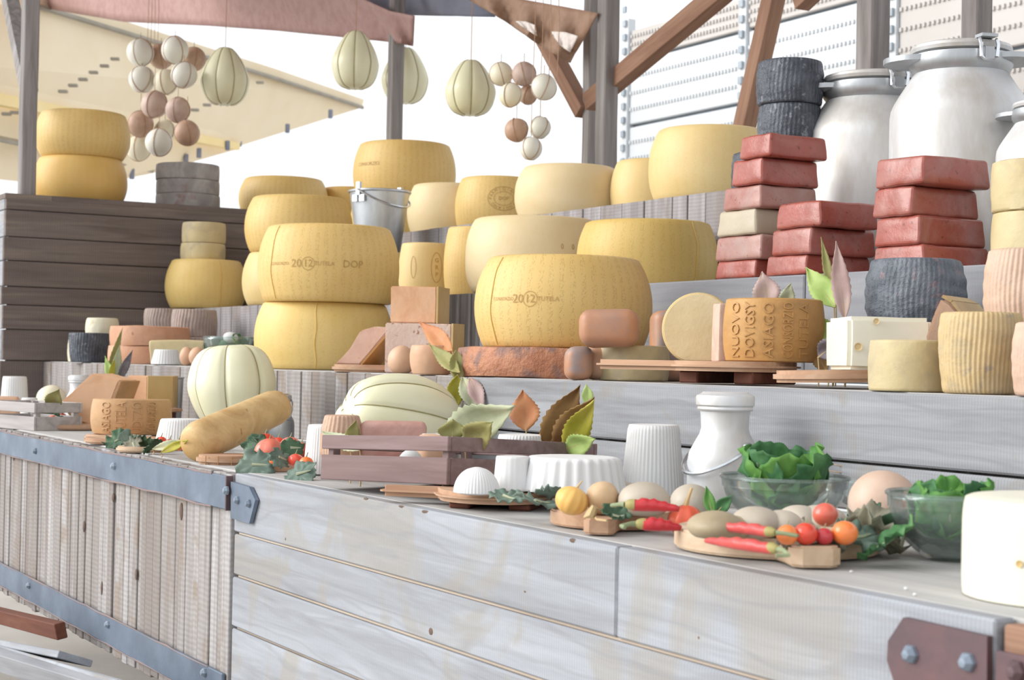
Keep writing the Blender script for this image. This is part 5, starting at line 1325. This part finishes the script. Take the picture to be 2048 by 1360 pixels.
# -- brown crate with its contents
k = mpp(onZ(893, 968, CT+.04))
crate(onZ(893, 970, CT+.036), (-.055, -.04, .2), .40, .385, .089, 'crate_wood', 'tilted brown slatted crate full of cheeses and leaves', rail=(0, .56, .69, 1.0))
def inc(px, py, z=CT+.04): return onZ(px, py, z)
P = spotY(682, 1.48, CT+.03); k = mpp(P); ridged(640, 724, 825, 925, P, 'beige ridged round cheese at the left end of the brown crate', 'beige_ridged', 26, .02, .8, .8, mid=.4)
rblock(786, 130, 842, 925, 1.6, CT+.035, .13, 'pink speckled slab of cheese in the brown crate', 'ham_pink', .05, .15, name='slab_cheese')
rblock(862, 66, 842, 925, 1.52, CT+.03, .1, 'peach rounded cheese near the crate corner', 'smoked_pale', .2, .35)
P = spotY(1044, 1.78, CT+.01); cone(992, 1097, 850, P, 92, .93, 'white fluted ricotta in the far end of the brown crate', n=46, amp=.015)
P = spotY(880, 1.66, CT+.01); cone(838, 922, 850, P, 86, .9, 'white ricotta hidden among leaves in the brown crate', n=40)
for a, b, Y, w, m_, lb in [((885, 885), (1028, 812), 1.5, 84, 'leaf_pale', 'large pale green leaf rising from the crate corner'), ((905, 880), (905, 838), 1.46, 56, 'leaf_olive', 'small yellowish leaf at the crate corner'), ((930, 890), (985, 845), 1.48, 58, 'leaf_olive', 'olive leaf below the large pale one at the crate'), ((1052, 862), (1045, 780), 1.88, 58, 'leaf_orange', 'orange pointed leaf above the white fluted ricotta'),
                           ((1092, 902), (1160, 770), 1.78, 66, 'leaf_brown', 'tall brown leaf in the far end of the crate'), ((1112, 903), (1188, 795), 1.74, 64, 'leaf_brown', 'purple-brown leaf crossing in front of the tall one'), ((1130, 905), (1188, 800), 1.72, 50, 'leaf_yellow', 'yellow-green leaf at the right of the crate leaves'), ((1178, 812), (1172, 768), 1.85, 22, 'leaf_green', 'small light green leaf tip behind the crate leaves'), ((1128, 900), (1190, 878), 1.7, 44, 'leaf_green', 'pale green leaf lying low at the crate end'), ((1085, 895), (1098, 845), 1.82, 24, 'leaf_orange', 'narrow orange leaf beside the white fluted ricotta'),
                           ((720, 900), (642, 862), 1.42, 30, 'leaf_pale', 'pale dry leaf at the left end of the brown crate'), ((700, 890), (712, 840), 1.44, 28, 'leaf_olive', 'olive leaf over the beige ridged cheese')]:
    leaf(a, b, Y, w, m_, lb, zs=CT)
# small things seen through the crate slats
for px, m_, lb in [(680, 'smoked_pale', 'peach cheese seen through the left gap of the crate'), (820, 'ricotta', 'white cheese seen through the middle gap of the crate')]:
    egg(px, 0, 26, 26, CT+.035, lb, m_, 'round_cheese', P=spotY(px, 1.45, CT+.035))
for i in range(5): chili((750+i*12, 930), (775+i*13, 925), CT+.036, 8, 'chili_dry', 'dried red pepper seen through the crate gap, number %d from the left' % (i+1) if False else ['leftmost', 'second', 'middle', 'fourth', 'rightmost'][i]+' of five dried red peppers seen through the crate gap', stem_px=8)
# -- ricotta board
bz = CT+.0125
board(992, 1000, 122, .02, bz, 2.09, 200, 40, 'long-handled wooden board with white ricotta in front of the crate', feet=.012, rnd=.42, tip=onZ(764, 986, bz+.004))
rz_ = bz+.02
cone(907, 999, 935, onZ(953, 988, rz_), 54, .5, 'white ricotta dome with black flecks on the handled board', n=42, dome=1, amp=.015, name='ricotta_dome')
cone(985, 1062, 925, onZ(1024, 984, rz_), 72, .86, 'white ricotta basket form in the middle of the handled board', n=20, amp=.008)
cone(1032, 1244, 925, onZ(1146, 985, rz_), 72, .86, 'broad white fluted ricotta on the handled board', n=26, amp=.028, edge=.1)
for px, py, r, i in [(1012, 1000, .03, 0), (1075, 1010, .04, 1), (1108, 992, .035, 2)]:
    ruffle(onZ(px, py, rz_)+np.array([0, 0, .004]), r, (.25, .2, ROT_R+i*1.4-.6), 'herb_grey', ['small leaf under the middle ricotta basket', 'folded leaf hanging over the board before the broad ricotta', 'leaf between the broad ricotta and the yellow gourd'][i], name='herb_leaf', seed=i+50, lobes=.2, cup=.1)
P = onZ(1305, 992, CT); cone(1240, 1368, 850, P, 143, .79, 'tallest white fluted ricotta cone beside the aluminium can', n=46, amp=.014, rpow=1.0)
small_can(1447, 1012, 148, 226, 'aluminium milk can with wire handle on the worktop', P=onZ(1447, 1010, CT))
# -- gourd, onion, peppers on the second small board
b2 = CT+.003
board(1222, 1048, 122, .024, b2, -1.74, 92, 60, 'small wooden board with front lug under the yellow gourd', 'board_wood', rnd=.12)
z2 = b2+.024
egg(1143, 1008, 33, 29, z2, 'yellow ribbed gourd at the left of the small board', 'gourd', 'gourd', P=onZ(1143, 1030, z2), lobe=(11, .14), cat='gourd', stem=('stem_tan', .012), rot=(0, .35, 0))
egg(1203, 1003, 33, 34, z2, 'dry brown onion beside the yellow gourd', 'onion_skin', 'onion', P=onZ(1203, 1030, z2), lobe=(16, .03), cat='onion', rot=(.2, .15, 0))
P = onZ(1190, 1040, z2); setp(link('onion_roots', MB().tube([(0, 0, .02), (-.005, -.005, .008), (-.012, -.012, .003)], [.006, .008, .002], 7).tube([(0, 0, .004), (.02, -.01, .003), (.05, -.012, .004)], .0016, 5).me(), 'stem_tan', None, W(P)), 'dried brown onion stalk in front of the onion', 'stalk')
def scam(px, py, rx, ry, z, label, mat='scamorza', P=None, name='scamorza_cheese', flat=.25, dep=None, rot=(0, 0, 0)):
    return egg(px, py, rx, ry, z, label, mat, name, P=P, flat=flat, jig=.02, dep=dep, rot=rot)
scam(1243, 972, 38, 30, CT+.003, 'pale rounded cheese behind the onion', P=onZ(1245, 1018, CT))
scam(1288, 995, 53, 38, CT+.03, 'broad pale rounded cheese above the red peppers', P=onZ(1288, 1030, CT+.03))
scam(1383, 995, 44, 38, CT+.003, 'pale rounded cheese before the aluminium can', P=onZ(1383, 1038, CT))
chili((1262, 1047), (1358, 1050), z2+.002, 26, 'chili', 'glossy red pepper lying higher on the small board', bow=.05, stem_px=44, lift=.019)
chili((1284, 1060), (1362, 1062), z2, 27, 'chili', 'glossy red pepper lying lower on the small board', bow=-.04, stem_px=46, sdir=-1)
for i, (px, py, m_) in enumerate([(1228, 1042, 'herb'), (1222, 1030, 'herb_dull')]):
    ruffle(onZ(px, py, z2)+np.array([0, 0, .006]), .022, (.5, .2, ROT_R+i), m_, ['dark wilted leaf between onion and lower pepper', 'dull wilted leaf behind the onion stalk'][i], name='herb_leaf', seed=i+70, lobes=.2)
leaf((1425, 1030), (1412, 972), 1.62, 22, 'lettuce', 'green leaf standing beside the rounded cheese before the can', name='herb_leaf')
leaf((1432, 1025), (1465, 990), 1.68, 26, 'lettuce_dark', 'dark green leaf left of the large glass bowl', name='herb_leaf')
# -- glass bowls of lettuce
def lettuce(Pb, R, H, n, tag, seed):
    for i in range(n):
        a = 2*PI*i/n+seed; rr_ = R*.42
        rr_ = R*.12
        p = Pb+np.array([rr_*math.cos(a), rr_*math.sin(a), H*.2])
        d = Vector((math.cos(a), math.sin(a), 1.1)).normalized()
        ruffle(p, R*random.uniform(.6, .7), (0, -random.uniform(.8, 1.15), a), 'lettuce' if i % 2 else 'lettuce_dark', tag, 'lettuce leaves, '+tag.split(' in ')[-1], seed=seed+i*1.7, cup=.3, ruf=.2, nr=10, nt=48, shift=.75)
    ruffle(Pb+np.array([0, 0, H*.8]), R*.55, (.2, .2, seed), 'lettuce', tag, 'lettuce leaves, '+tag.split(' in ')[-1], seed=seed+33, cup=.35, ruf=.25)
Pb, Rb_, Hb_ = bowl(1568, 1062, 127, 96, 'glass bowl of lettuce behind the pale rounded cheeses', CT, P=onZ(1568, 1050, CT))
lettuce(Pb, Rb_, Hb_, 7, 'frilled green lettuce leaf in the glass bowl behind the tomatoes', 3)
Pb, Rb_, Hb_ = bowl(1898, 1138, 124, 132, 'glass bowl of lettuce beside the big white cheese', CT, P=onZ(1898, 1120, CT), rb=.42)
lettuce(Pb, Rb_, Hb_, 8, 'frilled green lettuce leaf in the glass bowl next to the white cheese', 11)
Pb, Rb_, Hb_ = bowl(1735, 1020, 62, 62, 'smaller glass bowl half hidden behind the large pinkish cheese', CT, P=onZ(1728, 1022, CT))
ruffle(Pb+np.array([0, 0, Hb_*.9]), Rb_*.5, (.2, -.3, ROT_R), 'lettuce_dark', 'dark leaf on the half hidden smaller glass bowl', seed=91)
for i, (dx, dz, L_) in enumerate([(0, 0, .1), (.02, .005, .09), (.03, .012, .06)]):
    setp(link('wooden_pick', MB().tube([(0, 0, 0), tuple(Vector(cr)*L_*(-1 if i < 2 else 1)+Vector((0, 0, .01+.006*i)))], .0013, 5).me(), 'board_wood_pale', None, W(Pb+cr*dx+np.array([0, 0, Hb_+.01+dz]))), ['lower', 'middle', 'upper'][i]+' thin wooden pick lying on the half hidden glass bowl', 'pick')
# -- third board with peppers, tomatoes and cheeses
b3 = CT+.003
board(1554, 1096, 205, .028, b3, -1.5, 112, 92, 'wooden board with front lug under the peppers and tomatoes', 'board_wood_pale', rnd=.12)
z3 = b3+.028
egg(1371, 1046, 35, 32, CT, 'small ribbed red pumpkin between two boards', 'pumpkin_red', 'pumpkin', P=onZ(1370, 1072, CT), lobe=(9, .12), cat='pumpkin', stem=('stem_tan', .026), flat=.04)
scam(1432, 1050, 58, 31, z3, 'olive-beige folded cheese behind the wrinkled peppers', 'scamorza_dark', P=onZ(1430, 1076, z3), dep=.045)
P = onZ(1430, 1076, z3)
scam(1470, 1050, 26, 24, z3, 'small knotted beige cheese at the right of the folded one', 'scamorza_dark', P=onZ(1474, 1074, z3), dep=.03, name='knotted_cheese')
scam(1510, 1052, 50, 34, z3, 'left pale folded cheese on the third board', P=onZ(1512, 1072, z3), dep=.045)
scam(1562, 1054, 42, 30, z3, 'right pale folded cheese behind the orange tomato', P=onZ(1562, 1072, z3), dep=.04)
scam(1597, 1038, 42, 30, CT+.02, 'pale cheese at the foot of the lettuce bowl, left one', P=onZ(1597, 1062, CT+.02), dep=.04)
scam(1645, 1038, 50, 30, CT+.02, 'pale flattened cheese at the foot of the lettuce bowl, right one', P=onZ(1640, 1062, CT+.02), dep=.05)
egg(1765, 1015, 70, 66, CT, 'large pinkish round cheese between the glass bowls', 'pinkish_round', 'round_cheese', P=onZ(1765, 1068, CT), flat=.06, jig=.01)
chili((1540, 1093), (1408, 1076), z3+.0, 24, 'chili_dry', 'wrinkled red pepper lying farther on the third board', bow=-.06, stem_px=58, sdir=-1, lift=.012)
chili((1545, 1108), (1412, 1086), z3, 26, 'chili_dry', 'wrinkled red pepper lying nearer on the third board', bow=.05, stem_px=84, sdir=1)
for px, py, r, by, m_, lb in [(1574, 1064, 20, 1090, 'tomato_orange', 'small orange tomato left of the tomato group'), (1611, 1067, 22, 1090, 'tomato_red', 'bright red tomato in the middle of the tomato group'), (1650, 1052, 23, 1070, 'tomato_pink', 'raised coral red tomato behind the others'), (1648, 1073, 17, 1090, 'tomato_dark', 'small dark red tomato in the tomato group'), (1689, 1063, 24, 1090, 'tomato_orange', 'big orange tomato at the right of the tomato group')]:
    P = onZ(px, by, z3); z_ = z3
    if r == 23: z_ = z3+.012
    tomato(px, py, r, z_, m_, lb, P=P, stem=('stem_green', .006))
for i, (px, py, r, m_) in enumerate([(1735, 1075, .045, 'herb_dull'), (1715, 1098, .04, 'herb_grey'), (1752, 1090, .05, 'herb_dull'), (1640, 1100, .035, 'herb_dull'), (1790, 1085, .05, 'herb'), (1780, 1105, .045, 'lettuce_dark'), (1730, 1055, .035, 'herb'), (1600, 1103, .03, 'herb_dull')]):
    ruffle(onZ(px, py, CT+.02)+np.array([0, 0, .015]), r, (.55, .3*(i % 3)-.3, ROT_R+i*.8), m_, ['dull curled leaf right of the big orange tomato', 'grey-green leaf under the big orange tomato', 'wilted leaf against the large pinkish cheese', 'dull leaf under the dark red tomato', 'dark leaf left of the glass bowl by the white cheese', 'green leaf at the foot of the right glass bowl', 'dark serrated leaf above the orange tomato', 'dull leaf under the bright red tomato'][i], name='herb_leaf', seed=i+80, lobes=.2, cup=.12, ruf=.34)
# -- big white cheese at the right edge
wheel('white', 1929, 2330, 996, 1208, 1.52, CT, 'big smooth white cheese cut off by the right picture edge', 'butter_white', .965, .985, p=5, edge=.06, name='white_cheese', seg=96)
o_, P_, R_, H_, rf_, zt_, k_ = WH['white']
th = facing(P_)-.42
link('rind_hole', MB().lathe([(0, .0), (.003, .0004), (.0042, .001)], 12).me(), 'rind_olive_plain', o_, ((R_*.999+.0012)*math.cos(th), (R_*.999+.0012)*math.sin(th), H_*.42), (0, PI/2, th))
# crumbs on the worktop
for px, py, lb in [(1703, 1146, 'white pebble-like crumb in front of the third board'), (1830, 1192, 'pale crumb near the front edge of the worktop'), (1812, 1180, 'whitish crumb left of another near the worktop edge')]:
    egg(px, py, 4, 3, CT, lb, 'ricotta', 'crumb', P=onZ(px, py, CT), jig=.1, cat='crumb', n=12)
